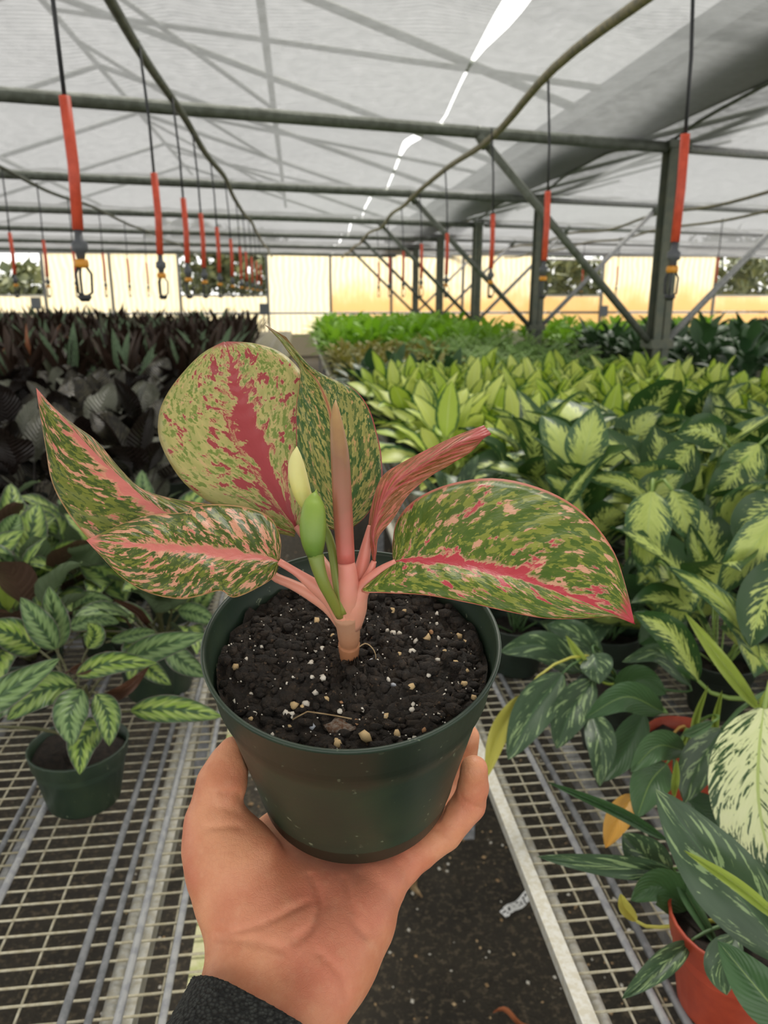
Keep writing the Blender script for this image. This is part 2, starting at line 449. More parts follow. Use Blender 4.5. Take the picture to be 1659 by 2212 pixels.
for k in range(1800):
    y = r.uniform(.9, 4.5); x = r.uniform(-.5, .8); s = r.uniform(.0015, .0055)*(1 if r.random() < .9 else 1.8)
    a = r.random()*3
    p = np.array([(1, 0, 0), (-1, 0, .1), (0, 1, .2), (0, -1, 0), (.2, .1, 1), (0, .1, -.6)])*s
    R_ = np.array([[math.cos(a), -math.sin(a), 0], [math.sin(a), math.cos(a), 0], [0, 0, 1]])
    cr.add(p@R_.T*np.array([1, r.uniform(.5, 1.6), .8])+np.array([x, y, s*.5]), [(0, 2, 4), (2, 1, 4), (1, 3, 4), (3, 0, 4), (2, 0, 5), (1, 2, 5), (3, 1, 5), (0, 3, 5)], r.choice((0, 0, 1, 1, 2)))
tag(cr.build('floor_crumbs', [simple('pale_crumb', 'bdb8ab', .9), DRY, simple('dark_crumb', '3a3025', .9)]), 'pale crumbs of perlite and bark scattered on the dark floor', 'crumbs', kind='stuff')

# ------------------------------------------------------------------ hero pot
def c2w(v): return CAM + RGT*v[0] + UP*v[1] + FWD*v[2]
POT_T = math.radians(32.0); PD = .405
PC = np.array([(760-CX)/F*PD, -(1370-CY)/F*PD, PD])          # rim centre, camera axes (right, up, forward)
PAX = np.array([0, math.cos(POT_T), -math.sin(POT_T)])
PE1 = np.array([1., 0, 0]); PE2 = np.cross(PAX, PE1)
def potw(x, y, z):      # pot local (z=0 at rim, axis up) -> world
    return c2w(PC+PE1*x+PE2*y+PAX*z)
ax_w = RGT*PAX[0]+UP*PAX[1]+FWD*PAX[2]; e1_w = RGT; e2_w = np.cross(ax_w, e1_w)
POTM = Matrix(np.column_stack([np.r_[e1_w, 0], np.r_[e2_w, 0], np.r_[ax_w, 0], np.r_[potw(0, 0, -.119), 1]]).tolist())
def pot_mat(name, col, col2, rough=.42):
    m = Mat(name); o = m.obj()
    n = m.noise(o, 22, 5, .65)
    c = m.mix(m.step(n, .35, .75), lin(col), lin(col2))
    c = m.mix(m.step(m.noise(o, 160, 3, .6), .66, .74), c, lin('6f7a62'))
    return m.done(m.bsdf(c, m.ma('ADD', rough-.1, m.ma('MULTIPLY', n, .25)), m.bump(m.noise(o, 300, 2), .05, .001)))
GPOT = pot_mat('green_plastic', '26362a', '33422f')
H = .119
hero = thing('potted_aglaonema', 'potted pink and green speckled aglaonema held up in a hand, in dark green pot', 'plant')
hero.matrix_world = POTM
prof = [(.0, 0), (.050, 0), (.0535, .001), (.0550, .003), (.0560, .0145), (.0572, .0150), (.0584, .0160), (.0584, .0168)]
prof += [(.0580+(.0715-.0580)*k/8, .0165+(.0895-.0165)*k/8) for k in range(1, 9)]
prof += [(.0722, .0900), (.0730, .0905), (.0768, .1150), (.0780, .1165), (.0783, .1182), (.0775, .1190), (.0762, .1188), (.0755, .1170), (.0738, .0935), (.0700, .0925), (.0690, .0905), (.0672, .080), (.056, .004), (0, .004)]
MB().lathe(prof, 96).build('pot', GPOT, hero, smooth=True)
# soil: lumpy disc
m = Mat('potting_soil'); o = m.obj()
n1 = m.noise(o, 180, 5, .7); n2 = m.noise(o, 420, 3, .6)
c = m.mix(m.step(n1, .4, .7), lin('1e1812'), lin('382d22'))
c = m.mix(m.step(n2, .62, .70), c, lin('5b4733'))
SOIL = m.done(m.bsdf(c, .85, m.bump(m.ma('ADD', n1, n2), .9, .002)))
SZ = .1015
def soil_h(x, y):
    r2 = (x*x+y*y)/.0049
    return SZ+.004*(1-r2)+.0022*math.sin(210*x+3)*math.sin(190*y+1)+.0016*math.sin(430*x+2*math.sin(300*y))*math.sin(390*y+1.5)
def soil_mesh(R, hf, nr=34, na=110, seed=1, amp=.0013):
    r = np.random.default_rng(seed)
    v = [(0, 0, hf(0, 0))]
    for i in range(1, nr+1):
        for k in range(na):
            rr = R*i/nr; a = 2*math.pi*(k+.5*(i % 2))/na
            x, y = rr*math.cos(a), rr*math.sin(a)
            v.append((x, y, hf(x, y)+r.normal()*amp))
    f = [(0, 1+k, 1+(k+1) % na) for k in range(na)]
    for i in range(nr-1):
        for k in range(na):
            a, b = 1+i*na+k, 1+i*na+(k+1) % na
            f.append((a, a+na, b+na, b))
    return v, f
v, f = soil_mesh(.0722, soil_h)
soil_o = link('soil', vtx_mesh('soil', v, f, None, None, [SOIL]), hero)
# crumbs of soil and grains of perlite on it
def blob(seed, n=1):
    bm = bmesh.new(); bmesh.ops.create_icosphere(bm, subdivisions=n, radius=1)
    r = random.Random(seed)
    for vv in bm.verts: vv.co *= r.uniform(.7, 1.25)
    v = [tuple(q.co) for q in bm.verts]; f = [tuple(x.index for x in q.verts) for q in bm.faces]; bm.free(); return v, f
r = random.Random(11)
ck = MB(); shapes = [blob(s) for s in range(6)]
for k in range(900):
    a, rr = r.random()*6.283, .069*math.sqrt(r.random()); x, y = rr*math.cos(a), rr*math.sin(a)
    s = r.choice((.0008, .0011, .0016, .0022, .003))
    bv, bf = r.choice(shapes)
    q = np.array(bv)*s*np.array([r.uniform(.7, 1.6), r.uniform(.7, 1.4), .8])+np.array([x, y, soil_h(x, y)+s*.2])
    ck.add(q, bf, 0)
tag(ck.build('soil_crumbs', SOIL, soil_o, smooth=True), kind='stuff')
PERL = [simple('perlite_white', 'f1ebdf', .8, scale=900, col2='d8cdb8'), simple('perlite_cream', 'e6cfa2', .8, scale=700, col2='c79f66'), simple('perlite_tan', 'cfa377', .8, scale=700, col2='8f5f3c'), simple('fertiliser_bead', 'b9bdc6', .4)]
pm = [[vtx_mesh('perlite_grain', bv, bf, None, None, [mt]) for bv, bf in (blob(30), blob(31), blob(32))] for mt in PERL]
def onsoil(px, py):      # pixel -> point on the soil plane in pot coordinates
    rr = np.array([(px-CX)/F, -(py-CY)/F, 1.0]); p0 = PC+PAX*(SZ+.003-H)
    t = (p0@PAX)/(rr@PAX); q = rr*t-PC
    return q@PE1, -(q@PE2)       # camera axes are left-handed, the pot's are not
grains = [(685, 1352, 9, 1), (705, 1340, 5, 0), (862, 1367, 8, 0), (848, 1369, 8, 0), (872, 1322, 8, 1), (848, 1329, 7, 1), (836, 1361, 6, 0), (922, 1380, 11, 1), (931, 1365, 8, 2), (897, 1384, 6, 0),
          (948, 1373, 7, 0), (970, 1366, 9, 1), (990, 1366, 10, 1), (1004, 1384, 9, 1), (1018, 1404, 6, 1), (988, 1428, 5, 1), (984, 1428, 6, 1), (945, 1327, 8, 0), (943, 1345, 5, 0), (909, 1330, 4, 0),
          (801, 1440, 9, 3), (815, 1436, 5, 0), (684, 1404, 8, 0), (697, 1402, 9, 0), (718, 1374, 8, 1), (673, 1431, 7, 0), (672, 1443, 6, 0), (564, 1427, 6, 2), (508, 1438, 9, 1), (527, 1449, 6, 1),
          (531, 1418, 6, 0), (675, 1467, 7, 0), (697, 1470, 8, 0), (682, 1494, 8, 0), (634, 1524, 11, 1), (659, 1517, 12, 0), (706, 1516, 8, 1), (738, 1521, 5, 2), (838, 1468, 7, 0), (850, 1481, 10, 3),
          (888, 1489, 11, 1), (895, 1475, 8, 1), (852, 1492, 4, 1), (926, 1464, 6, 0), (1004, 1474, 9, 1), (989, 1481, 6, 0), (862, 1416, 6, 1), (890, 1412, 7, 0), (960, 1409, 7, 1), (945, 1425, 7, 0), (1008, 1442, 7, 1),
          (653, 1531, 7, 1), (616, 1541, 7, 0), (630, 1543, 7, 0), (550, 1541, 6, 0), (540, 1553, 6, 1), (541, 1488, 7, 0), (507, 1509, 6, 0), (600, 1514, 6, 0), (625, 1562, 6, 1), (674, 1569, 8, 3), (735, 1539, 8, 0), (748, 1543, 5, 0),
          (782, 1537, 7, 0), (834, 1543, 10, 1), (890, 1530, 7, 0), (892, 1520, 5, 0), (951, 1540, 8, 0), (985, 1551, 7, 0), (1024, 1499, 8, 1), (857, 1585, 10, 1), (789, 1592, 12, 1), (729, 1608, 11, 1), (726, 1602, 7, 1), (682, 1612, 8, 1),
          (916, 1576, 8, 2), (883, 1590, 7, 0), (896, 1586, 7, 0), (770, 1561, 7, 2), (747, 1556, 6, 1), (588, 1580, 5, 0), (770, 1564, 6, 2), (960, 1500, 4, 0), (620, 1480, 4, 0), (633, 1466, 4, 0), (770, 1500, 4, 0), (565, 1395, 5, 0), (550, 1390, 4, 0), (608, 1330, 4, 0), (545, 1350, 4, 0)]
for px, py, rp, mi in grains:
    x, y = onsoil(px, py); s = rp*.395/F*.95
    link('perlite_grain', r.choice(pm[mi]), soil_o, (x, y, soil_h(x, y)+s*.35), (r.random()*3, r.random()*3, r.random()*3), (s*r.uniform(.8, 1.3), s*r.uniform(.8, 1.2), s))
tiny = MB()
for k in range(230):
    a, rr = r.random()*6.283, .069*math.sqrt(r.random()); x, y = rr*math.cos(a), rr*math.sin(a); s = r.uniform(.0002, .0006)
    bv, bf = shapes[k % 6]; tiny.add(np.array(bv)*s+np.array([x, y, soil_h(x, y)+s+.0008]), bf)
tag(tiny.build('perlite_dust', PERL[0], soil_o), kind='stuff')
x, y = onsoil(735, 1567)
bv, bf = blob(77, 2)
MB().add(np.array(bv)*np.array([.0085, .005, .003])+np.array([x, y, soil_h(x, y)+.001]), bf).build('bark_chip', simple('grey_bark', '8f8376', .9, scale=500, col2='6b4a33', bump=.6), soil_o, smooth=True)
fib = [onsoil(*q) for q in ((632, 1558), (665, 1550), (700, 1547), (735, 1550), (760, 1557))]
MB().tube([(a, b, soil_h(a, b)+.003) for a, b in fib], .0004, 5).build('root_fibre', DRY, soil_o, smooth=True)

# ------------------------------------------------------------------ hero plant
def agl_mat(name, dark, lite, pink, red, t_lite=.5, t_pink=.58, t_red=.62, rib=.10, mid='b04048', edge='c87058', sc=1.0, back=None, trans=.22, kk=.30, blotch=.12, asp=1.0, tipc=None):
    """speckled aglaonema blade: dark and light green flecks, pink flecks, red midrib with side blotches"""
    m = Mat(name); u, a, zz, q, rn = leaf_coords(m, kk)
    w_ = lambda su, sa, dz: m.xyz(m.ma('MULTIPLY', q, su*sc), m.ma('MULTIPLY', a, sa*sc*asp), m.ma('ADD', zz, dz))
    nA = m.noise(w_(44, 10, 0), 1.0, 2, .6, .15); nB = m.noise(w_(26, 5.5, 3.1), 1.0, 3, .6, .2); nC = m.noise(w_(17, 3.2, 9.7), 1.0, 4, .65, .25)
    nL = m.noise(w_(4, 2.6, 5.7), 1.0, 2); nM = m.noise(w_(11, 6, 15.0), 1.0, 2)
    big = m.ma('MULTIPLY', m.ma('SUBTRACT', nL, .5), .42)
    fl_ = m.ma('ADD', m.ma('ADD', nA, m.ma('MULTIPLY', m.ma('SUBTRACT', nM, .5), .45)), big)
    lt = m.mix(m.step(nM, .35, .65), lin(lite), m.mix(.35, lin(lite), lin(dark)))
    dk = m.mix(m.step(nB, .4, .62), lin(dark), m.mix(.22, lin(dark), lin(lite)))
    c = m.mix(m.step(fl_, t_lite-.03, t_lite+.03), dk, lt)
    pk_ = m.ma('ADD', nB, m.ma('MULTIPLY', m.ma('SUBTRACT', nL, .5), -.25))
    c = m.mix(m.step(pk_, t_pink-.025, t_pink+.025), c, lin(pink))
    near = m.ma('MULTIPLY', m.ma('POWER', m.ma('SUBTRACT', 1.0, a, clamp=True), 2.2), blotch)
    rr = m.ma('ADD', nC, near)
    c = m.mix(m.ma('MULTIPLY', m.step(rr, t_red-.05, t_red-.015), .7), c, lin(pink)); c = m.mix(m.step(rr, t_red-.012, t_red+.012), c, lin(red))
    wid = m.ma('MULTIPLY', m.ma('ADD', m.ma('SUBTRACT', 1.1, u), m.ma('MULTIPLY', m.ma('SUBTRACT', nC, .47), 4.5)), rib)
    df_ = m.ma('SUBTRACT', wid, a)
    c = m.mix(m.ma('MULTIPLY', m.step(df_, -.06, -.01), .75), c, lin(pink)); c = m.mix(m.step(df_, -.012, .012), c, lin(mid))
    c = m.mix(m.step(a, .035, .015), c, lin(mid))
    c = m.mix(m.step(a, .965, .985), c, lin(edge))
    c = m.mix(m.step(m.ma('ADD', u, m.ma('MULTIPLY', m.ma('SUBTRACT', nB, .5), .12)), .90, .97), c, lin(tipc or mid))
    h = m.ma('ADD', m.ma('MULTIPLY', m.ma('SINE', m.ma('MULTIPLY', q, 80.0)), .45), m.ma('ADD', nB, nC))
    return leaf_shader(m, c, .36, m.bump(h, .30, .0016), trans, None if back is None else lin(back))

def edgeleaf(name, parent, mat, L, Mi, R, n=44, nv=11, bulge=.003, wav=0.0, thick=.0005, label=None):
    """blade through three pixel+depth curves (one edge, midrib, other edge), each from base to tip"""
    l, c, r_ = crom(L, n), crom(Mi, n), crom(R, n)
    v, uv = [], []
    for i in range(n):
        t = i/(n-1)
        for j in range(-nv, nv+1):
            s = abs(j)/nv; e = l[i] if j < 0 else r_[i]
            p = c[i]+(e-c[i])*s
            d = p[2]-bulge*math.sin(math.pi*s)*math.sin(math.pi*min(1, t*1.02))+wav*s*s*math.sin(t*19+(3 if j < 0 else 0))
            v.append(P(p[0], p[1], d)); uv.append((t, .5+.5*j/nv))
    w = 2*nv+1
    f = [(i*w+j, i*w+j+1, (i+1)*w+j+1, (i+1)*w+j) for i in range(n-1) for j in range(w-1)]
    vl = np.array([(np.array(POTI) @ np.r_[p, 1])[:3] for p in v]) if parent is hero else v
    me = vtx_mesh(name, vl, f, uv, None, [mat])
    ob = link(name, me, parent)
    if thick:
        sm = ob.modifiers.new('thickness', 'SOLIDIFY'); sm.thickness = thick; sm.offset = 0
    return ob
POTI = POTM.inverted()
def hloc(p): return (np.array(POTI) @ np.r_[p, 1])[:3]
def htube(name, mat, pts, n=10, sub=14, label=None):
    """tube through (px, py, depth, radius_px)"""
    c = crom(pts, sub)
    ob = MB().tube([hloc(P(q[0], q[1], q[2])) for q in c], [q[3]*q[2]/F for q in c], n).build(name, mat, hero, smooth=True)
    if label: ob['label'] = label
    return ob
A1 = agl_mat('aglaonema_cream_red', '7f9440', 'cfc27c', 'd9b983', 'b0484b', .47, .64, .61, .15, mid='b94b4f', edge='b9a868', blotch=.14, asp=1.7, tipc='b5605a')
A2 = agl_mat('aglaonema_dark_cream', '3a5f22', 'b9b060', 'cfa56c', 'c04a52', .52, .64, .76, .02, mid='b5704e', edge='c05050', sc=1.2, blotch=.0, asp=1.2, tipc='8a6a3a')
A5 = agl_mat('aglaonema_green_salmon', '4f6a1e', '9a9f3f', 'e0a888', 'c84a54', .54, .615, .645, .10, mid='c4424c', edge='d27f68', blotch=.10, asp=1.15)
A6 = agl_mat('aglaonema_olive_pink', '44581a', '868c34', 'e0a080', 'dd8070', .53, .575, .66, .11, mid='dc8074', edge='c49a68', sc=1.1, blotch=.12, asp=.9)
A4 = agl_mat('aglaonema_red_new', '86592f', 'ad6f4a', 'cf7a62', 'c9605c', .5, .55, .60, .10, mid='c4605a', edge='d47a66', sc=1.0, asp=.7)
# leaf at the back, facing us
edgeleaf('leaf', hero, A1,
  [(636, 1160, .432), (560, 1140, .436), (470, 1096, .442), (395, 1040, .450), (348, 960, .458), (343, 900, .462), (362, 850, .463), (400, 800, .462), (440, 762, .461), (484, 738, .462)],
  [(640, 1138, .430), (600, 1060, .440), (565, 985, .450), (540, 930, .456), (525, 880, .459), (512, 840, .460), (503, 805, .460), (498, 775, .459), (492, 755, .459), (487, 740, .462)],
  [(646, 1136, .428), (700, 1085, .425), (712, 1010, .430), (702, 950, .436), (690, 890, .441), (668, 835, .446), (640, 790, .451), (600, 758, .455), (548, 742, .459), (490, 738, .462)], bulge=.005, wav=.0006)
# leaf right of it with long curling tip
edgeleaf('leaf', hero, A2,
  [(738, 1150, .418), (690, 1130, .420), (655, 1080, .424), (642, 1010, .428), (640, 940, .430), (640, 880, .430), (647, 830, .430), (648, 795, .430), (626, 764, .431), (602, 732, .433), (573, 703, .436)],
  [(742, 1148, .415), (735, 1090, .419), (730, 1020, .426), (722, 950, .431), (712, 890, .433), (694, 840, .434), (676, 812, .434), (654, 790, .434), (636, 762, .434), (608, 728, .434), (575, 703, .436)],
  [(748, 1150, .416), (790, 1115, .425), (822, 1060, .432), (824, 990, .437), (812, 930, .440), (795, 880, .440), (765, 842, .439), (720, 820, .438), (682, 803, .437), (650, 770, .436), (618, 728, .435), (576, 702, .436)][:12][:11], bulge=.004)
# big leaf to the right
edgeleaf('leaf', hero, A5,
  [(850, 1212, .385), (848, 1180, .392), (858, 1125, .402), (900, 1078, .408), (975, 1045, .412), (1075, 1034, .410), (1180, 1060, .404), (1262, 1110, .396), (1322, 1185, .387), (1350, 1262, .378), (1370, 1346, .371)],
  [(852, 1214, .383), (880, 1210, .382), (930, 1212, .381), (985, 1216, .380), (1040, 1226, .378), (1095, 1240, .376), (1150, 1257, .374), (1205, 1278, .372), (1262, 1300, .371), (1318, 1324, .370), (1371, 1347, .371)],
  [(852, 1216, .383), (815, 1245, .380), (780, 1277, .378), (830, 1281, .374), (920, 1286, .370), (1010, 1302, .367), (1100, 1322, .365), (1180, 1336, .365), (1260, 1336, .366), (1325, 1332, .368), (1372, 1348, .371)], bulge=.0035, wav=.0004)
# far left leaf, tip up
edgeleaf('leaf', hero, A6,
  [(600, 1190, .400), (520, 1260, .402), (420, 1275, .404), (330, 1255, .406), (255, 1225, .408), (195, 1168, .410), (145, 1105, .413), (112, 1040, .416), (98, 960, .419), (86, 890, .422), (78, 838, .425)],
  [(600, 1185, .402), (520, 1170, .408), (440, 1145, .413), (370, 1118, .417), (318, 1085, .420), (275, 1045, .422), (225, 1000, .423), (178, 950, .424), (138, 905, .424), (103, 868, .425), (78, 839, .425)],
  [(600, 1180, .402), (560, 1120, .416), (500, 1098, .423), (440, 1088, .428), (370, 1077, .431), (305, 1056, .432), (258, 1012, .431), (208, 953, .430), (160, 918, .429), (115, 880, .427), (79, 840, .425)], bulge=.003)
# left leaf in front of it
edgeleaf('leaf', hero, A6,
  [(604, 1212, .385), (606, 1165, .392), (583, 1118, .399), (530, 1096, .402), (470, 1090, .402), (425, 1094, .400), (395, 1108, .398), (330, 1112, .394), (270, 1130, .388), (225, 1150, .381), (188, 1166, .374)],
  [(602, 1213, .384), (570, 1207, .383), (520, 1200, .382), (470, 1195, .381), (420, 1190, .380), (375, 1185, .379), (335, 1181, .378), (295, 1177, .377), (258, 1173, .376), (222, 1169, .375), (187, 1167, .374)],
  [(603, 1216, .384), (592, 1245, .380), (560, 1268, .376), (506, 1291, .372), (476, 1276, .370), (430, 1288, .368), (385, 1294, .367), (320, 1280, .368), (265, 1248, .369), (222, 1205, .372), (187, 1168, .374)], bulge=.004, wav=.0005)
# narrow half-rolled reddish leaf to the right
edgeleaf('leaf', hero, A4,
  [(806, 1212, .388), (802, 1185, .389), (796, 1140, .391), (806, 1080, .396), (826, 1030, .402), (865, 1002, .405), (930, 968, .408), (990, 940, .410), (1045, 919, .411)],
  [(808, 1213, .386), (810, 1190, .384), (806, 1150, .382), (822, 1092, .386), (850, 1048, .391), (896, 1014, .395), (955, 978, .399), (1005, 952, .403), (1061, 938, .408)],
  [(811, 1213, .387), (813, 1195, .386), (818, 1160, .385), (850, 1120, .391), (880, 1072, .397), (922, 1034, .402), (975, 1002, .406), (1018, 975, .408), (1045, 945, .410)], bulge=-.002, n=36, nv=8)
def grad_mat(name, stops, axis=2, z0=0, z1=1, rough=.45, sss=.15, scale=180):
    m = Mat(name); o = m.obj(); sp = m.n('SeparateXYZ', {0: o}).outputs[axis]
    n = m.noise(o, scale, 3)
    t = m.ma('ADD', m.n('MapRange', {0: sp, 1: z0, 2: z1}).outputs[0], m.ma('MULTIPLY', m.ma('SUBTRACT', n, .5), .25))
    rp = m.n('ValToRGB', {0: t}); cr_ = rp.color_ramp
    while len(cr_.elements) < len(stops): cr_.elements.new(.5)
    for e_, (p_, c_) in zip(cr_.elements, stops): e_.position = p_; e_.color = lin(c_)
    return m.done(m.bsdf(rp.outputs[0], rough, m.bump(n, .1, .001), Subsurface_Weight=sss, Subsurface_Radius=(.004, .002, .001), Subsurface_Scale=.5))
# rolled new leaf standing in the middle
ROLL = grad_mat('rolled_leaf_skin', [(0, 'c8665c'), (.4, '9c5f48'), (.7, '8f6446'), (1, 'b08c58')], 2, float(hloc(P(748, 1215, .381))[2]), float(hloc(P(725, 864, .383))[2]), .45, .1, 120)
htube('rolled_leaf', ROLL, [(748, 1215, .381, 19), (742, 1130, .379, 21), (738, 1050, .378, 21), (734, 980, .378, 20), (728, 925, .379, 15), (725, 885, .381, 8), (725, 864, .383, 1)], 12, 26, 'rolled reddish new leaf')
zc = float(hloc(P(745, 1330, .392))[2]); zs = float(hloc(P(755, 1437, .415))[2])
PINK = grad_mat('pink_petiole', [(0, 'cb9678'), (.45, 'dd9c82'), (.75, 'dc8a7a'), (1, 'dc9a84')], 2, zs, zc+.05)
STEMB = grad_mat('brown_stem', [(0, '8a5a36'), (.5, 'a8704c'), (1, 'b98a6c')], 2, zs-.005, zc-.005, .7, .05, 420)
GRN = grad_mat('green_scape', [(0, '8a8a3c'), (1, '77893a')], 2, zc, zc+.04)
SPA = grad_mat('green_spathe', [(0, '3a5222'), (.22, '66862f'), (1, '8fa845')], 2, float(hloc(P(677, 1205, .372))[2]), float(hloc(P(680, 1062, .372))[2]))
PALE = grad_mat('pale_spathe', [(0, 'aeb65a'), (.35, 'd3cd76'), (1, 'e2dc98')], 2, float(hloc(P(665, 1110, .385))[2]), float(hloc(P(640, 966, .385))[2]))
# stem and sheaths
htube('stem', STEMB, [(756, 1452, .419, 26), (755, 1432, .415, 25), (754, 1410, .410, 22), (754, 1392, .406, 24), (754, 1388, .405, 21), (754, 1376, .402, 24), (752, 1352, .397, 26), (748, 1325, .391, 30)], 14, 30)
SH = [[(752, 1360, .399, 22), (738, 1318, .391, 26), (712, 1290, .388, 20), (670, 1258, .386, 14), (640, 1236, .385, 9), (602, 1213, .384, 8)],
      [(748, 1352, .400, 20), (715, 1312, .397, 18), (670, 1283, .396, 14), (630, 1262, .398, 11), (594, 1246, .400, 10), (580, 1225, .402, 7)],
      [(758, 1350, .397, 24), (766, 1310, .390, 28), (780, 1278, .386, 18), (800, 1252, .384, 14), (826, 1229, .383, 9), (855, 1214, .383, 7)],
      [(752, 1340, .394, 22), (752, 1290, .387, 28), (752, 1250, .383, 22), (748, 1215, .381, 19)],
      [(760, 1330, .396, 18), (772, 1270, .394, 20), (782, 1225, .393, 16), (790, 1185, .391, 12), (797, 1150, .390, 8), (800, 1135, .390, 6)],
      [(750, 1330, .402, 16), (735, 1275, .408, 16), (712, 1235, .414, 12), (680, 1190, .424, 10), (642, 1138, .430, 9)],
      [(756, 1320, .402, 16), (754, 1260, .406, 14), (748, 1200, .411, 12), (742, 1148, .415, 9)],
      [(764, 1320, .392, 14), (785, 1265, .388, 12), (800, 1235, .387, 9), (808, 1212, .386, 6)]]
for s_ in SH: htube('petiole', PINK, s_, 10, 18)
stk = htube('flower_stalk', GRN, [(735, 1330, .388, 11), (718, 1296, .380, 12), (700, 1262, .374, 13), (688, 1228, .372, 15), (682, 1200, .372, 18)], 10, 14)
htube('flower_bud', SPA, [(681, 1210, .372, 9), (680, 1200, .372, 17), (677, 1170, .371, 26), (676, 1140, .371, 29), (677, 1112, .371, 27), (678, 1088, .372, 22), (680, 1072, .372, 12), (682, 1064, .372, 4), (684, 1056, .372, .6)], 16, 34, 'closed green flower bud').parent = stk
stk = htube('flower_stalk', GRN, [(742, 1325, .386, 10), (734, 1290, .384, 11), (726, 1240, .384, 11), (718, 1190, .385, 10), (706, 1150, .387, 9), (680, 1115, .387, 9)], 10, 16)
htube('flower_bud', PALE, [(676, 1112, .387, 7), (668, 1098, .387, 13), (655, 1070, .387, 19), (645, 1035, .387, 21), (640, 1005, .387, 18), (640, 983, .387, 11), (641, 970, .387, 4), (641, 964, .387, .6)], 14, 30, 'closed pale yellow flower bud').parent = stk
htube('root_fibre', DRY, [(772, 1400, .405, 1.5), (790, 1390, .403, 1.3), (806, 1402, .402, 1.2), (812, 1420, .404, 1), (806, 1432, .406, .8)], 5, 14)

# ------------------------------------------------------------------ hand and sleeve (one continuous surface from a distance field)
def cc(x, y, d): return np.array([(x-CX)/F*d, -(y-CY)/F*d, d])
def surface_nets(S, org, h):
    neg = S < 0
    nx, ny, nz = S.shape
    cnt = np.zeros((nx-1, ny-1, nz-1), np.uint8)
    for dx in (0, 1):
        for dy in (0, 1):
            for dz in (0, 1): cnt += neg[dx:nx-1+dx, dy:ny-1+dy, dz:nz-1+dz]
    act = (cnt > 0) & (cnt < 8)
    idx = np.full(act.shape, -1, np.int64); cells = np.argwhere(act); idx[act] = np.arange(len(cells))
    acc = np.zeros((len(cells), 3)); num = np.zeros(len(cells))
    cor = [(a, b, c) for a in (0, 1) for b in (0, 1) for c in (0, 1)]
    for i, a in enumerate(cor):
        for b in cor[i+1:]:
            if sum(abs(p-q) for p, q in zip(a, b)) != 1: continue
            va = S[cells[:, 0]+a[0], cells[:, 1]+a[1], cells[:, 2]+a[2]]; vb = S[cells[:, 0]+b[0], cells[:, 1]+b[1], cells[:, 2]+b[2]]
            mk = (va < 0) != (vb < 0)
            t = np.where(mk, va/np.where(mk, va-vb, 1), 0)
            acc += mk[:, None]*(np.array(a)+t[:, None]*(np.array(b)-np.array(a))); num += mk
    verts = org+h*(cells+acc/num[:, None])
    faces = []
    for ax in range(3):
        o1, o2 = (ax+1) % 3, (ax+2) % 3
        sl0 = [slice(None)]*3; sl1 = [slice(None)]*3
        sl0[ax] = slice(0, -1); sl1[ax] = slice(1, None)
        a, b = neg[tuple(sl0)], neg[tuple(sl1)]
        e = np.argwhere(a != b)
        ok = (e[:, o1] > 0) & (e[:, o2] > 0) & (e[:, o1] < S.shape[o1]-1) & (e[:, o2] < S.shape[o2]-1)
        e = e[ok]
        def cell(d1, d2):
            q = e.copy(); q[:, o1] -= d1; q[:, o2] -= d2
            return idx[q[:, 0], q[:, 1], q[:, 2]]
        q4 = np.stack([cell(1, 1), cell(0, 1), cell(0, 0), cell(1, 0)], 1)
        fl_ = a[e[:, 0], e[:, 1], e[:, 2]]
        q4 = np.where(fl_[:, None], q4, q4[:, ::-1])
        faces.append(q4)
    return verts, np.vstack(faces)
HS = .0014
lo = np.array([-.125, -.330, .300]); hi = np.array([.070, -.108, .585])
gx, gy, gz = [np.arange(lo[i], hi[i], HS, dtype=np.float32) for i in range(3)]
GX, GY, GZ = np.meshgrid(gx, gy, gz, indexing='ij')
def cap(a, b):
    """rounded cone between two (px, py, depth, radius px)"""
    A, B = cc(*a[:3]), cc(*b[:3]); ra, rb = a[3]*a[2]/F, b[3]*b[2]/F
    d = (B-A).astype(np.float32); L2 = float(d@d)
    px, py, pz = GX-np.float32(A[0]), GY-np.float32(A[1]), GZ-np.float32(A[2])
    t = np.clip((px*d[0]+py*d[1]+pz*d[2])/np.float32(L2), 0, 1)
    return np.sqrt((px-t*d[0])**2+(py-t*d[1])**2+(pz-t*d[2])**2)-(np.float32(ra)+t*np.float32(rb-ra))
def smin(a, b, k):
    h = np.clip(.5+.5*(b-a)/k, 0, 1); return b+(a-b)*h-k*h*(1-h)
def chain(pts, k=.003):
    s = None
    for a, b in zip(pts[:-1], pts[1:]):
        c = cap(a, b); s = c if s is None else smin(s, c, k)
    return s
FORE = [[(560, 2032, .402, 92), (522, 2150, .383, 92), (440, 2330, .345, 108), (420, 2400, .335, 112)],
        [(712, 2072, .402, 90), (648, 2190, .380, 95), (560, 2370, .345, 112), (540, 2440, .335, 115)]]
fore = smin(chain(FORE[0]), chain(FORE[1]), .016)
hand = fore.copy()
for pts, k in [([(560, 2030, .402, 92), (520, 1930, .412, 98), (500, 1860, .418, 100), (478, 1815, .420, 80)], .014),      # thenar
               ([(712, 2072, .402, 88), (772, 1985, .418, 82), (812, 1915, .432, 62), (858, 1872, .444, 44)], .014),          # heel of the palm
               ([(640, 2050, .408, 85), (655, 1950, .428, 82), (690, 1880, .450, 70), (760, 1790, .488, 50)], .016),          # middle of the palm
               ([(560, 1900, .435, 80), (600, 1820, .466, 62), (650, 1752, .492, 46)], .014),
               ([(720, 1960, .430, 70), (790, 1880, .455, 52), (842, 1815, .474, 42)], .014)]:
    hand = smin(hand, chain(pts), k)
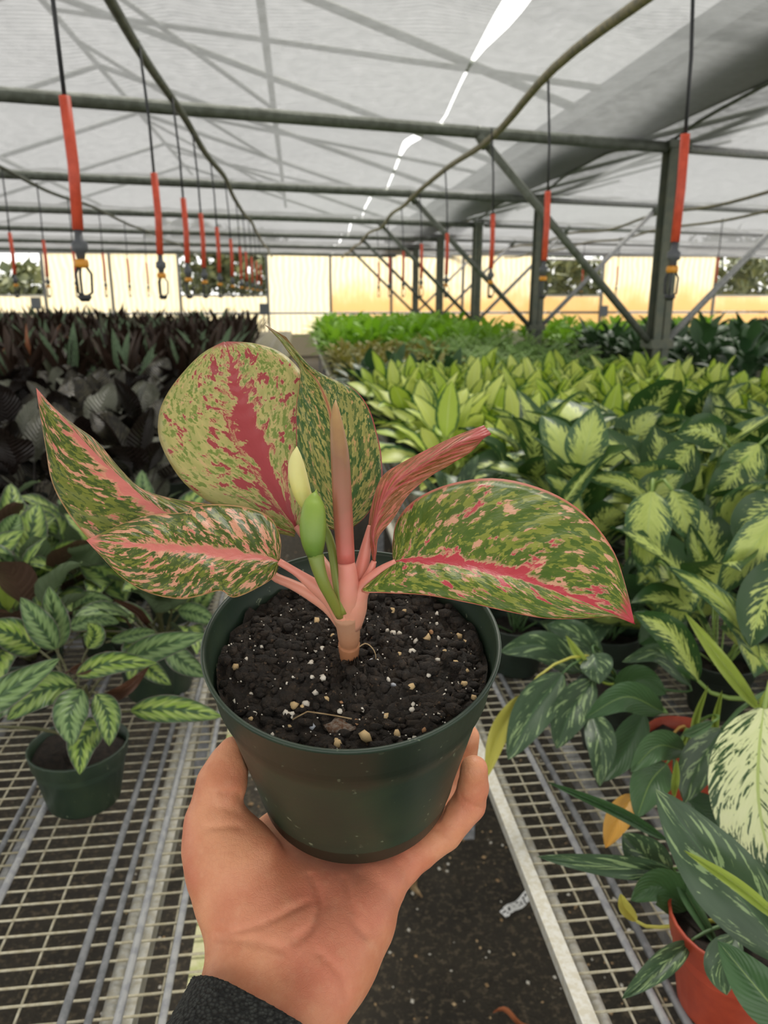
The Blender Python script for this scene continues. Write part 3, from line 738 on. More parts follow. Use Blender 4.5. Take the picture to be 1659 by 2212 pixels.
hand = smin(hand, chain([(474, 1812, .420, 76), (462, 1770, .421, 58), (470, 1722, .423, 50), (480, 1690, .425, 52), (494, 1650, .428, 42), (503, 1620, .430, 29)]), .006)   # thumb
fing = [[(858, 1872, .444, 42), (905, 1842, .447, 36), (960, 1800, .450, 36), (1012, 1738, .452, 36), (1022, 1700, .447, 33), (1024, 1662, .441, 30)],
        [(842, 1815, .474, 42), (905, 1762, .505, 36), (965, 1695, .524, 36), (998, 1640, .522, 32), (1008, 1592, .508, 28)],
        [(760, 1790, .488, 46), (785, 1735, .528, 38), (800, 1650, .556, 36), (812, 1585, .560, 32), (820, 1525, .552, 28)],
        [(650, 1752, .492, 44), (662, 1715, .525, 38), (682, 1645, .550, 35), (695, 1580, .553, 31), (702, 1530, .546, 27)]]
for fp in fing: hand = smin(hand, chain(fp, .002), .005)
def grooves(S, lines):
    for pts, w, dep in lines:
        c = crom(pts, 14)
        dist = None
        for a, b in zip(c[:-1], c[1:]):
            A, B = cc(*a), cc(*b); d = (B-A).astype(np.float32); L2 = float(d@d)+1e-12
            i0 = np.maximum(((np.minimum(A, B)-.006-lo)/HS).astype(int), 0); i1 = ((np.maximum(A, B)+.006-lo)/HS).astype(int)+1
            sl = tuple(slice(p, max(p, q)) for p, q in zip(i0, i1))
            if S[sl].size == 0: continue
            px, py, pz = GX[sl]-A[0], GY[sl]-A[1], GZ[sl]-A[2]
            t = np.clip((px*d[0]+py*d[1]+pz*d[2])/L2, 0, 1)
            q2 = (px-t*d[0])**2+(py-t*d[1])**2+(pz-t*d[2])**2
            if dist is None: dist = np.full(S.shape, 1e-3, np.float32)
            dist[sl] = np.minimum(dist[sl], q2)
        if dist is not None: S = S+np.float32(dep)*np.exp(-dist/np.float32(w*w))
    return S
def surf_d(x, y):
    """depth of the hand's visible surface at a pixel"""
    for d in np.arange(.32, .56, .001):
        q = ((cc(x, y, d)-lo)/HS).astype(int)
        if (q >= 0).all() and all(q[i] < hand.shape[i] for i in range(3)) and hand[tuple(q)] < 0: return d
    return .42
def gl(pts): return [(x, y, surf_d(x, y)) for x, y in pts]
hand = grooves(hand, [
    (gl([(672, 1890), (686, 1930), (690, 1965), (672, 2005), (640, 2030)]), .0020, .0022),
    (gl([(745, 1895), (755, 1940), (765, 1990), (790, 2020)]), .0022, .0016),
    (gl([(468, 2016), (520, 2010), (580, 1990), (660, 1950)]), .0017, .0014),
    (gl([(470, 2030), (540, 2032), (610, 2050)]), .0017, .0013),
    (gl([(690, 2060), (740, 2110), (752, 2150)]), .0020, .0014),
    (gl([(478, 1712), (505, 1712), (522, 1722)]), .0018, .0014),
    (gl([(440, 1730), (480, 1745), (515, 1755)]), .0016, .0006),
    (gl([(440, 1790), (480, 1785), (520, 1784)]), .0017, .0013),
    (gl([(1000, 1722), (1022, 1738), (1040, 1745)]), .0016, .0012),
    (gl([(948, 1790), (965, 1802), (985, 1812)]), .0016, .0010),
    (gl([(880, 1845), (892, 1870), (892, 1890)]), .0016, .0010),
    (gl([(865, 1870), (860, 1905), (845, 1935)]), .0016, .0008)])
# keep the hand clear of the pot it holds
lx, ly, lz = GX-PC[0], GY-PC[1], GZ-PC[2]
ax = lx*PAX[0]+ly*PAX[1]+lz*PAX[2]
rad = np.sqrt(np.maximum((lx-ax*PAX[0])**2+(ly-ax*PAX[1])**2+(lz-ax*PAX[2])**2, 0))
zrel = ax+H
Rp = np.where(zrel < .0155, .0556, .0580+(zrel-.0165)*.185)+.0006
pot_s = np.maximum(np.maximum(rad-Rp, -zrel-.0006), ax)
hand = np.maximum(hand, -pot_s)
pa, pb, pc_ = cc(430, 2125, .384), cc(545, 2140, .360), cc(645, 2203, .356)
nn = np.cross(pb-pa, pc_-pb); nn = nn/np.linalg.norm(nn)
if nn[2] > 0: nn = -nn
pl = (GX-pa[0])*nn[0]+(GY-pa[1])*nn[1]+(GZ-pa[2])*nn[2]
sl_ = np.maximum(fore-.0042+.0006*np.sin(pl*2200), -pl+.0015)
def to_obj(name, S, mat, parent):
    S = S.copy()
    for sl in ((0,), (-1,)):
        S[sl[0], :, :] = .01; S[:, sl[0], :] = .01; S[:, :, sl[0]] = .01
    v, f = surface_nets(S, lo, HS)
    w = CAM+v[:, :1]*RGT+v[:, 1:2]*UP+v[:, 2:3]*FWD
    me = bpy.data.meshes.new(name); me.from_pydata(w.tolist(), [], f.tolist())
    me.materials.append(mat); me.polygons.foreach_set('use_smooth', np.ones(len(me.polygons), dtype=bool)); me.update()
    bm = bmesh.new(); bm.from_mesh(me)
    bmesh.ops.recalc_face_normals(bm, faces=bm.faces); bmesh.ops.smooth_vert(bm, verts=bm.verts, factor=.5, use_axis_x=True, use_axis_y=True, use_axis_z=True)
    bm.to_mesh(me); bm.free(); me.update()
    return link(name, me, parent)
m = Mat('skin'); o = m.obj()
n1 = m.noise(o, 38, 5, .6); n2 = m.noise(o, 150, 4, .6); n3 = m.noise(o, 12, 3)
c = m.mix(m.step(n1, .35, .68), lin('dc9c76'), lin('cb8460'))
c = m.mix(m.ma('MULTIPLY', m.step(n3, .45, .65), .6), c, lin('cc7560'))
c = m.mix(m.ma('MULTIPLY', m.step(n2, .5, .8), .25), c, lin('e3b08c'))
vo = m.n('TexVoronoi', {'Vector': o, 'Scale': 420.0}, feature='DISTANCE_TO_EDGE').outputs[0]
h = m.ma('ADD', m.ma('MULTIPLY', n2, .8), m.ma('MULTIPLY', m.step(vo, 0, .12), .12))
SKIN = m.done(m.bsdf(c, .5, m.bump(h, .35, .0016), Subsurface_Weight=.25, Subsurface_Radius=(.006, .0025, .0012), Subsurface_Scale=.6, Specular_IOR_Level=.4))
m = Mat('black_knit'); o = m.obj()
vo = m.n('TexVoronoi', {'Vector': o, 'Scale': 520.0}).outputs[0]
c = m.mix(m.step(vo, .2, .7), lin('3b3d39'), lin('1c1d1b'))
KNIT = m.done(m.bsdf(c, .9, m.bump(vo, .8, .0015)))
person = thing('person', 'outstretched left hand with dark knit cuff holding up the pot', 'person', tuple(P(545, 2165, .38)))
hm = to_obj('hand', hand, SKIN, None); hm.parent = person; hm.matrix_parent_inverse = Matrix.Translation(-person.location)
sv = to_obj('sleeve', sl_, KNIT, None); sv.parent = person; sv.matrix_parent_inverse = Matrix.Translation(-person.location)
sv['label'] = 'dark ribbed knit sleeve cuff'
del GX, GY, GZ, lx, ly, lz, ax, rad, zrel, pot_s, hand, fore, pl, sl_

# ------------------------------------------------------------------ hanging sprinklers
ORG = simple('orange_sleeve', 'd9563a', .5, scale=30, col2='c64a30')
BLK = simple('black_plastic', '2b2d30', .5)
GRYP = simple('grey_plastic', '55585c', .5)
AMB = simple('amber_nozzle', 'd9942e', .45)
def sprinkler_parts():
    out = {}
    out['cord'] = MB().tube([(0, 0, .30), (.004, 0, .5), (0, 0, .755)], .0055, 6).mesh('cord', BLK, True)
    out['orange_weight'] = MB().tube([(0, 0, 0), (.004, .002, .15), (0, 0, .30)], .0135, 10).mesh('orange_weight', ORG, True)
    out['check_valve'] = MB().lathe([(0, -.07), (.010, -.07), (.012, -.055), (.020, -.05), (.020, -.03), (.011, -.024), (.009, 0), (0, 0)], 12).mesh('check_valve', GRYP, True)
    out['nozzle_ring'] = MB().lathe([(0, -.090), (.014, -.090), (.018, -.086), (.018, -.076), (.016, -.070), (0, -.070)], 14).mesh('nozzle_ring', AMB, True)
    fr = MB()
    for a in (0, 1, 2):
        q = a*2.094
        fr.tube([(.012*math.cos(q), .012*math.sin(q), -.088), (.022*math.cos(q), .022*math.sin(q), -.105), (.020*math.cos(q), .020*math.sin(q), -.150), (.008*math.cos(q), .008*math.sin(q), -.158)], .0035, 5)
    fr.lathe([(0, -.155), (.014, -.155), (.018, -.162), (.010, -.172), (0, -.172)], 12)
    out['deflector_cage'] = fr.mesh('deflector_cage', BLK, True)
    return out
SPR = sprinkler_parts()
def sprinkler(x, y, lab, grp=None, px=None):
    t = thing('hanging_sprinkler', lab, 'sprinkler', (x, y, 1.658), 0, grp)
    for k, me in SPR.items():
        if k == 'cord' and px is not None:
            MB().tube([(0, 0, .30), (.2*(px-x), 0, .5), (px-x, 0, .755)], .0055, 6).build('cord', BLK, t, smooth=True)
        else:
            o = link(k, me, t)
            if k == 'check_valve': cv = o
            if k in ('nozzle_ring', 'deflector_cage'): o.parent = cv
NTH = ['nearest', 'second', 'third', 'fourth', 'fifth', 'sixth']
for i, y in enumerate((2.365, 3.657, 4.68, 6.1, 7.35, 8.6, 9.9, 11.2)):
    sprinkler(1.15, y, f'{NTH[i]} hanging orange sprinkler of the row above the right bench' if i < 4 else 'small distant orange sprinkler hanging above the right bench', None if i < 4 else 'distant sprinklers right', 1.125)
for i, y in enumerate((2.10, 3.30, 4.10, 4.815, 5.75, 6.9, 8.0, 8.9, 10.0, 11.2, 12.4)):
    sprinkler(-.535, y, f'{NTH[i]} hanging orange sprinkler of the row above the left bench' if i < 6 else 'small distant orange sprinkler hanging above the left bench', None if i < 6 else 'distant sprinklers left', -.555)
for i, y in enumerate((6.4, 7.2, 8.1, 9.3, 10.6, 11.9)):
    sprinkler(-2.13, y, 'hanging orange sprinkler of the far left row beside the dark plants', 'far left sprinklers')
for i, y in enumerate((9.5, 11.0, 12.6, 14.2)):
    sprinkler(5.2, y, 'small distant orange sprinkler hanging beyond the posts', 'sprinklers beyond the posts')

# ------------------------------------------------------------------ bench plants: materials
def cal_green(name):
    m = Mat(name); u, a, zz, q, rn = leaf_coords(m, .30)
    n = m.noise(m.xyz(m.ma('MULTIPLY', q, 14.0), m.ma('MULTIPLY', a, 2.0), zz), 1.0, 3)
    st = m.ma('SINE', m.ma('ADD', m.ma('MULTIPLY', q, 50.0), m.ma('MULTIPLY', n, 6.0)))
    band = m.ma('MULTIPLY', m.step(m.ma('ADD', a, m.ma('MULTIPLY', st, .10)), .10, .24), m.step(m.ma('ADD', a, m.ma('MULTIPLY', st, .12)), .86, .55))
    c = m.mix(m.step(n, .35, .65), lin('3a5230'), lin('506f45'))
    lt = m.mix(m.step(n, .3, .7), lin('8cab48'), lin('b4c774'))
    lt = m.mix(m.step(rn, .45, .8), lt, lin('8aa56c'))
    c = m.mix(m.ma('MULTIPLY', band, m.step(st, -.9, .6, .7, 1.0)), c, lt)
    c = m.mix(m.step(a, .90, .99), c, lin('6f6a62'))
    return leaf_shader(m, c, .42, m.bump(st, .35, .002), .15, m.mix(m.step(rn, .74, .76), lin('66775a'), lin('4d3a30')))
def cal_dark(name):
    m = Mat(name); u, a, zz, q, rn = leaf_coords(m, .25)
    st = m.ma('SINE', m.ma('MULTIPLY', q, 85.0))
    n = m.noise(m.xyz(m.ma('MULTIPLY', q, 9.0), m.ma('MULTIPLY', a, 3.0), zz), 1.0, 3)
    c = m.mix(m.step(n, .35, .7), lin('2a2620'), lin('55503f'))
    c = m.mix(m.ma('MULTIPLY', m.step(rn, .55, .8), .7), c, lin('7f8270'))  # some leaves coloured greyer, light on glossy blades put into the colour
    return leaf_shader(m, c, .30, m.bump(m.ma('ADD', st, n), .8, .004), .05, lin('231a17'))
def cal_up(name):
    m = Mat(name); u, a, zz, q, rn = leaf_coords(m, .35)
    st = m.ma('SINE', m.ma('MULTIPLY', q, 50.0))
    c = m.mix(m.step(st, -.2, .5), lin('43573d'), lin('76906a'))
    c = m.mix(m.step(rn, .35, .55), c, lin('433226'))
    c = m.mix(m.step(rn, .972, .978), c, lin('9c5a2c'))
    return leaf_shader(m, c, .4, m.bump(st, .3, .002), .08, lin('2f2019'))
def agl_silver(name):
    m = Mat(name); u, a, zz, q, rn = leaf_coords(m, .5)
    n = m.noise(m.xyz(m.ma('MULTIPLY', q, 9.0), m.ma('MULTIPLY', a, 2.2), zz), 1.0, 4, .6, .5)
    n2 = m.noise(m.xyz(m.ma('MULTIPLY', u, 4.0), m.ma('MULTIPLY', a, 3.0), zz), 1.0, 2)
    c = m.mix(n2, lin('2d472c'), lin('51674b'))
    c = m.mix(m.ma('MULTIPLY', m.step(n, .555, .59), m.step(a, .93, .8)), c, lin('8fa774'))
    c = m.mix(m.step(a, .03, .0), c, lin('4f7046'))
    return leaf_shader(m, c, .42, m.bump(n, .15, .001), .12)
def dief_var(name, lo_=.42, hi_=.88, c1='9fb648', c2='d2dc86', wt=.38):
    m = Mat(name); u, a, zz, q, rn = leaf_coords(m, .35)
    n = m.noise(m.xyz(m.ma('MULTIPLY', q, 22.0), m.ma('MULTIPLY', a, 3.2), zz), 1.0, 4, .62, .6)
    amt = m.ma('MULTIPLY', m.ma('SUBTRACT', m.step(rn, 0, 1, lo_, hi_), a), wt)
    amt = m.ma('SUBTRACT', amt, m.step(u, .72, 1.0, 0, .25))
    f = m.step(m.ma('ADD', n, amt), .545, .60)
    gcol = m.mix(m.step(rn, .3, .7), lin('2f4f24'), lin('47663f'))
    lc = m.mix(n, lin(c1), lin(c2))
    c = m.mix(f, gcol, lc); c = m.mix(m.step(a, .05, .02), c, lin('b5c774'))
    return leaf_shader(m, c, .42, m.bump(n, .15, .001), .18)
def dief_bright(name):
    m = Mat(name); u, a, zz, q, rn = leaf_coords(m, .35)
    n = m.noise(m.xyz(m.ma('MULTIPLY', q, 14.0), m.ma('MULTIPLY', a, 4.0), zz), 1.0, 3)
    e = m.ma('ADD', a, m.ma('MULTIPLY', m.ma('SUBTRACT', n, .5), .35))
    lc = m.mix(m.step(rn, .2, .8), lin('b4cc4c'), lin('d2dd76'))
    c = m.mix(m.step(e, .72, .86), lc, lin('3f6a2c'))
    c = m.mix(m.step(a, .04, .0), c, lin('d6e2a0'))
    return leaf_shader(m, c, .42, m.bump(m.ma('SINE', m.ma('MULTIPLY', q, 60.0)), .12, .001), .22)
def plain_leaf(name, c1, c2, trans=.2, rough=.42, rib=None):
    m = Mat(name); u, a, zz, q, rn = leaf_coords(m, .4)
    n = m.noise(m.xyz(m.ma('MULTIPLY', q, 9.0), m.ma('MULTIPLY', a, 3.0), zz), 1.0, 3)
    c = m.mix(m.ma('ADD', m.ma('MULTIPLY', rn, .6), m.ma('MULTIPLY', n, .4)), lin(c1), lin(c2))
    if rib: c = m.mix(m.step(a, .05, .01), c, lin(rib))
    return leaf_shader(m, c, rough, m.bump(m.ma('SINE', m.ma('MULTIPLY', q, 70.0)), .2, .001), trans)
LM = dict(green=cal_green('striped_calathea_leaf'), dark=cal_dark('dark_calathea_leaf'), up=cal_up('upright_calathea_leaf'), silver=agl_silver('silver_aglaonema_leaf'),
          var=dief_var('variegated_dieffenbachia_leaf'), white=dief_var('white_dieffenbachia_leaf', 1.6, 1.6, 'c8d68a', 'eef0c6', .12), bright=dief_bright('bright_dieffenbachia_leaf'), plain=plain_leaf('plain_green_leaf', '3f5f3a', '55754a', .15, .42, '7f9a58'),
          yellow=plain_leaf('yellowing_leaf', 'b9b650', 'cfc765', .2), orange=plain_leaf('orange_dying_leaf', 'd39a3f', 'dba94e', .2), spear=plain_leaf('new_green_leaf', '93a843', 'a9ba5a', .25),
          fern=plain_leaf('fern_frond', '5f8c34', '93b656', .3, .5), lime=plain_leaf('lime_leaf', '6fa31e', '9cc93e', .3, .45), olive=plain_leaf('yellow_green_leaf', '7d7f34', 'a3984a', .25, .5),
          deep=plain_leaf('deep_green_leaf', '28452a', '47683a', .12, .4), soft=plain_leaf('soft_green_leaf', '6f9a50', '9dbd78', .3, .5), redf=plain_leaf('red_bract', 'b3202c', 'd0404a', .2), brown=plain_leaf('brown_leaf_back', '4a2f22', '5d4130', .08, .5))
PET = dict(white='93a958', green='5a5a3a', dark='2a221c', up='3a2a20', silver='4b6a3c', var='7f9a4a', bright='9fb255', plain='6f8f4a', yellow='b9b650', orange='b98a3f', spear='93a843', fern='5f7a3a', lime='6f9a2c', olive='8a8540', deep='3d5a34', soft='7f9a5c', redf='5a7a3a', brown='4a2f22')
PM = {k: simple('petiole_'+k, v, .5) for k, v in PET.items()}
PLANTSOIL = simple('pot_soil', '2a221b', .95, scale=120, col2='1a1510', bump=.8)
POTG = GPOT
POTO = simple('terracotta_plastic', 'b2492f', .5, scale=30, col2='a23f29')
POTB = simple('black_green_plastic', '1f2a22', .5, scale=30, col2='27332a')

def profile(t, pk, pw):
    """half width along the blade, 0..1: pointed tip, rounded base"""
    x = t**pk
    return max(0.0, math.sin(math.pi*min(1, max(0, .02+.98*x))))**pw
def blade_geo(L, Wd, pet, a0, bend, fold=.25, nu=9, nv=3, pk=.75, pw=.8, wave=0.0, pr=.0022, seed=0, bend0=.15, twist=0.0):
    r = random.Random(seed)
    v, f, uv, mi = [], [], [], []
    tot = pet+L; npet = 4 if pet > 0 else 1
    def ang(s): return a0-bend0*min(1, s/max(pet, 1e-4))-(bend*max(0, (s-pet)/L)**1.1 if s > pet else 0)
    pts = []; x = z = 0.0; s = 0
    ss = [pet*i/npet for i in range(npet+1)]+[pet+L*i/nu for i in range(1, nu+1)]
    prev = 0
    for s in ss:
        a = ang((s+prev)/2); x += (s-prev)*math.cos(a); z += (s-prev)*math.sin(a); prev = s; pts.append((x, z, ang(s)))
    if pet > 0:
        for i in range(npet+1):
            X, Z, A = pts[i]
            for k in range(4):
                q = math.pi/2*k+.785
                v.append((X-math.sin(A)*pr*math.cos(q), pr*math.sin(q), Z+math.cos(A)*pr*math.cos(q))); uv.append((0, .5))
        for i in range(npet):
            for k in range(4): f.append((i*4+k, i*4+(k+1) % 4, i*4+4+(k+1) % 4, i*4+4+k)); mi.append(1)
    b = len(v); w = 2*nv+1
    tw = twist
    for i in range(nu+1):
        X, Z, A = pts[npet+i]; t = i/nu; hw = Wd*profile(t, pk, pw)*(1 if i < nu else 0.02)
        for j in range(-nv, nv+1):
            sd = j/nv; y = hw*sd
            up_ = abs(y)*fold-.10*hw*math.sin(math.pi*abs(sd))+wave*Wd*math.sin(t*13+seed+(2 if j < 0 else 0))*sd*sd
            yy = y*math.cos(tw*t)-up_*math.sin(tw*t); uu = y*math.sin(tw*t)+up_*math.cos(tw*t)
            v.append((X-math.sin(A)*uu, yy*math.cos(.35*fold), Z+math.cos(A)*uu)); uv.append((t, .5+.5*sd))
    for i in range(nu):
        for j in range(w-1): f.append((b+i*w+j, b+(i+1)*w+j, b+(i+1)*w+j+1, b+i*w+j+1)); mi.append(0)
    return np.array(v), f, uv, mi
POT_CACHE = {}
def pot_mesh(R, h, mat):
    key = (R, h, mat.name)
    if key not in POT_CACHE:
        pr = [(0, 0), (R*.70, 0), (R*.74, .004), (R*.92, h*.74), (R*.955, h*.76), (R, h*.97), (R*1.01, h*.985), (R, h), (R*.965, h), (R*.94, h*.78), (R*.72, .01), (0, .01)]
        POT_CACHE[key] = MB().lathe(pr, 28).mesh('pot', mat, True)
    return POT_CACHE[key]
def add_pot(t, R, h, mat):
    link('pot', pot_mesh(R, h, mat), t)
    key = ('soil', R, h)
    if key not in POT_CACHE:
        v, f = soil_mesh(R*.93, lambda x, y: h*.84, 5, 16, 2, .004)
        POT_CACHE[key] = vtx_mesh('soil', v, f, None, None, [PLANTSOIL])
    link('soil', POT_CACHE[key], t)

LEAFSET = {}
def leafset(kind, mat, specs, **kw):
    LEAFSET[kind] = [(vtx_mesh('leaf', *blade_geo(seed=i, **{**kw, **sp}), [LM[mat], PM[mat]]), sp) for i, sp in enumerate(specs)]
rr_ = random.Random(5)
def ring(n, L, Wd, pet, a_in, a_out, bend, **kw):
    out = []
    for i in range(n):
        t = i/(n-1)
        out.append(dict(L=L*rr_.uniform(.85, 1.12), Wd=Wd*rr_.uniform(.85, 1.12), pet=pet*(1-.25*t)*rr_.uniform(.85, 1.1), a0=math.radians(a_in+(a_out-a_in)*t), bend=math.radians(bend)*rr_.uniform(.6, 1.3)*(.6+.6*t), wave=rr_.uniform(0, .12), twist=rr_.uniform(-.5, .5), **kw))
    return out
leafset('green', 'green', ring(7, .135, .030, .11, 82, 38, 70, fold=.22), nu=9, nv=3)
leafset('dark', 'dark', ring(7, .21, .066, .22, 80, 42, 85, fold=.12), nu=9, nv=4, pw=.65)
leafset('up', 'up', ring(7, .30, .030, .22, 88, 70, 18, fold=.35), nu=7, nv=2)
leafset('silver', 'silver', ring(7, .165, .036, .12, 80, 40, 70, fold=.25), nu=9, nv=3)
leafset('var', 'var', ring(7, .22, .062, .20, 84, 45, 75, fold=.22), nu=10, nv=4)
leafset('bright', 'bright', ring(7, .17, .040, .15, 84, 35, 60, fold=.25), nu=7, nv=3)
KN = dict(green='striped_calathea', dark='dark_calathea', up='upright_calathea', up_far='upright_calathea', silver='silver_aglaonema', var='variegated_dieffenbachia', bright='bright_dieffenbachia', fern='potted_fern', soft='potted_fern', lime='lime_plant', olive='yellowish_plant', deep='dark_green_plant')
def grow(kind, x, y, label, cat='plant', group=None, n=12, R=.07, h=.11, potm=None, sc=1.0, name=None, z=BZ, seed=None):
    name = name or KN[kind]
    r = random.Random(seed if seed is not None else int(abs(x*7919+y*104729)*100) % 99991)
    t = thing(name, label, cat, (x, y, z), r.random()*6.28, group)
    add_pot(t, R, h, potm or POTG)
    S = LEAFSET[kind]
    for i in range(n):
        me, sp = S[int(i*len(S)/n)]
        o = link('leaf', me, t, (r.uniform(-.012, .012), r.uniform(-.012, .012), h*.84-.005), (r.uniform(-.28, .28), r.uniform(-.25, .25), i*2.4+r.uniform(-.5, .5)), sc*r.uniform(.82, 1.15))
    return t
def foliage_mesh(name, mats, leaves):
    """many blades in one mesh for plants too far off to pick the leaves apart"""
    V, Fc, U, Mi = [], [], [], []; b = 0
    for (v, f, uv, mi), M_ in leaves:
        w = v@np.array(M_)[:3, :3].T+np.array(M_)[:3, 3]
        V += w.tolist(); Fc += [tuple(i+b for i in q) for q in f]; U += uv; Mi += mi; b += len(v)
    return vtx_mesh(name, V, Fc, U, Mi, mats)
def joined(kind, mat, n, gen, var=3, extra=None):
    out = []
    for k in range(var):
        r = random.Random(k*31+n); L = []
        for i in range(n):
            g = gen(r, i/(n-1))
            M_ = Matrix.Translation((r.uniform(-.02, .02), r.uniform(-.02, .02), 0)) @ Matrix.Rotation(i*2.4+r.uniform(-.5, .5), 4, 'Z')
            L.append((g, M_))
        out.append(foliage_mesh('foliage', [LM[mat], PM[mat]], L))
    LEAFSET[kind] = out
def R_(d): return math.radians(d)
joined('up_far', 'up', 16, lambda r, t: blade_geo(r.uniform(.24, .34), r.uniform(.022, .032), r.uniform(.15, .26), R_(88-18*t), R_(r.uniform(5, 25)), .3, 5, 2, twist=r.uniform(-.6, .6)))
def frond(r, t):
    """fern frond: rachis with leaflets"""
    L = r.uniform(.26, .40); a0 = R_(85-45*t); bend = R_(r.uniform(40, 90)); V, Fc, U, Mi = [], [], [], []
    x = z = 0; n = 15
    for i in range(n):
        s = i/n; A = a0-bend*s; x += L/n*math.cos(A); z += L/n*math.sin(A)
        if i < 2: continue
        ll = .075*math.sin(math.pi*(.12+.86*s))
        for sd in (-1, 1):
            b = len(V); dx = .35*ll; wd = .011
            for q in ((x-wd, 0, z), (x+dx*.5-wd, sd*ll*.55, z+.006), (x+dx, sd*ll, z-.008), (x+dx*.5+wd, sd*ll*.5, z+.004), (x+wd, 0, z)):
                V.append(q); U.append((s, .5+.4*sd*abs(q[1])/ll))
            Fc += [(b, b+1, b+3, b+4), (b+1, b+2, b+3)]; Mi += [0, 0]
    b = len(V); x = z = 0
    for i in range(n+1):
        A = a0-bend*i/n
        V += [(x, -.002, z), (x, .002, z)]; U += [(0, .5), (0, .5)]
        x += L/n*math.cos(A); z += L/n*math.sin(A)
        if i: k = b+2*i; Fc.append((k-2, k, k+1, k-1)); Mi.append(1)
    return np.array(V), Fc, U, Mi
joined('fern', 'fern', 22, frond, 4)
joined('soft', 'soft', 18, frond, 3)
joined('lime', 'lime', 34, lambda r, t: blade_geo(r.uniform(.10, .17), r.uniform(.025, .04), r.uniform(.08, .24), R_(88-60*t), R_(r.uniform(20, 80)), .2, 4, 2), 3)
joined('olive', 'olive', 40, lambda r, t: blade_geo(r.uniform(.06, .11), r.uniform(.014, .022), r.uniform(.06, .18), R_(85-60*t), R_(r.uniform(20, 90)), .2, 4, 2), 3)
joined('deep', 'deep', 26, lambda r, t: blade_geo(r.uniform(.12, .20), r.uniform(.035, .05), r.uniform(.08, .24), R_(86-55*t), R_(r.uniform(20, 80)), .2, 5, 2), 3)
def far_plant(kind, x, y, label, group, R=.075, h=.12, sc=1.0, potm=None, name=None, z=BZ, cat='plant'):
    name = name or KN[kind]
    r = random.Random(int(abs(x*7919+y*104729)*100) % 99991)
    t = thing(name, label, cat, (x, y, z), r.random()*6.28, group)
    add_pot(t, R, h, potm or POTG)
    o = link('foliage', r.choice(LEAFSET[kind]), t, (0, 0, h*.84-.005), (0, 0, 0), sc*r.uniform(.85, 1.12)); tag(o, kind='stuff')
    return t
def proj(p):
    v = np.array(p, float)-CAM; d = v@FWD; return CX+F*(v@RGT)/d, CY-F*(v@UP)/d, d
ORD = ['first', 'second', 'third', 'fourth', 'fifth', 'sixth', 'seventh', 'eighth', 'ninth', 'tenth', 'eleventh', 'twelfth']
def field(x0, x1, y0, y1, st, seed, margin=160, right=True):
    """staggered rows of pots: (X, Y, where) with where = row counted from the camera and place counted from the aisle"""
    r = random.Random(seed); out = []; j = 0; y = y0
    while y <= y1:
        x = x0+(st*.5 if j % 2 else 0); row = []
        while x <= x1:
            X, Y = x+r.uniform(-.16, .16)*st, y+r.uniform(-.16, .16)*st
            px, py, d = proj((X, Y, 1.0))
            if -margin < px < 1659+margin: row.append((X, Y))
            x += st
        row.sort(key=lambda q: q[0] if right else -q[0])
        if row:
            out += [(X, Y, f'row {ORD[min(j, 11)]} from camera, {ORD[min(k, 11)]} from aisle') for k, (X, Y) in enumerate(row)]; j += 1
        y += st*.87
    return out
# ---- left bench
for X, Y, wh in field(-1.3, -.22, 1.42, 2.1, .20, 1, right=False):
    grow('green', X, Y, 'green striped calathea behind the foremost pots, '+wh, group='green striped calatheas on the left bench', n=16, R=.065, h=.105, sc=1.05)
for X, Y, wh in field(-2.4, -.42, 2.34, 4.3, .27, 2, right=False):
    grow('dark', X, Y, 'broad-leaved blackish calathea of the left block, '+wh, group='dark broad calatheas on the left bench', n=12, sc=.92, potm=POTB)
for X, Y, wh in field(-4.0, -.45, 4.6, 9.2, .30, 3, 60, False):
    if Y < 6.2: grow('up', X, Y, 'upright purple-green calathea of the tall dark block, '+wh, group='tall dark calatheas, front rows', n=14, potm=POTB, sc=.98)
    else: far_plant('up_far', X, Y, 'upright narrow-leaved dark calathea in the back rows of the tall dark block', 'tall dark calatheas, back rows', potm=POTB, sc=1.0)
# ---- right bench
for X, Y, wh in field(.62, 1.75, 1.62, 2.45, .27, 4):
    grow('var', X, Y, 'cream-splashed dieffenbachia of the right block, '+wh, group='cream-splashed dieffenbachias', n=11, R=.075, h=.12, sc=.98)
for X, Y, wh in field(.50, 2.3, 2.62, 4.75, .25, 5):
    grow('bright', X, Y, 'bright yellow-green dieffenbachia of the sunny block, '+wh, group='bright yellow-green dieffenbachias', n=15, R=.07, h=.11, sc=1.15)
for X, Y, wh in field(.42, 1.1, 4.95, 5.6, .26, 6):
    far_plant('deep', X, Y, 'small dark green plant behind the bright dieffenbachias near the aisle', 'small dark plants by the aisle', sc=.8)
for X, Y, wh in field(.42, 1.35, 5.8, 8.0, .28, 7):
    far_plant('olive', X, Y, 'yellowish small-leaved plant in the olive block by the aisle', 'yellowish plants by the aisle', sc=1.1)
for X, Y, wh in field(.42, 2.2, 8.3, 12.5, .34, 8):
    far_plant('lime', X, Y, 'lime green leafy plant in the far block on the right bench', 'lime green plants at the far end', sc=1.25)
for X, Y, wh in field(1.25, 2.35, 4.95, 8.1, .28, 9):
    far_plant('fern', X, Y, 'light green fern in the block left of the posts', 'ferns left of the posts', sc=.95)
for X, Y, wh in field(2.9, 3.6, 3.0, 4.8, .27, 10):
    far_plant('soft', X, Y, 'pale green fern at the right edge of the picture', 'pale ferns at the right edge', sc=1.0, z=.62)
for X, Y, wh in field(3.25, 6.3, 5.4, 9.0, .36, 11, 60):
    far_plant('deep', X, Y, 'dark green leafy plant on the bench beyond the posts', 'dark green plants beyond the posts', sc=1.15)
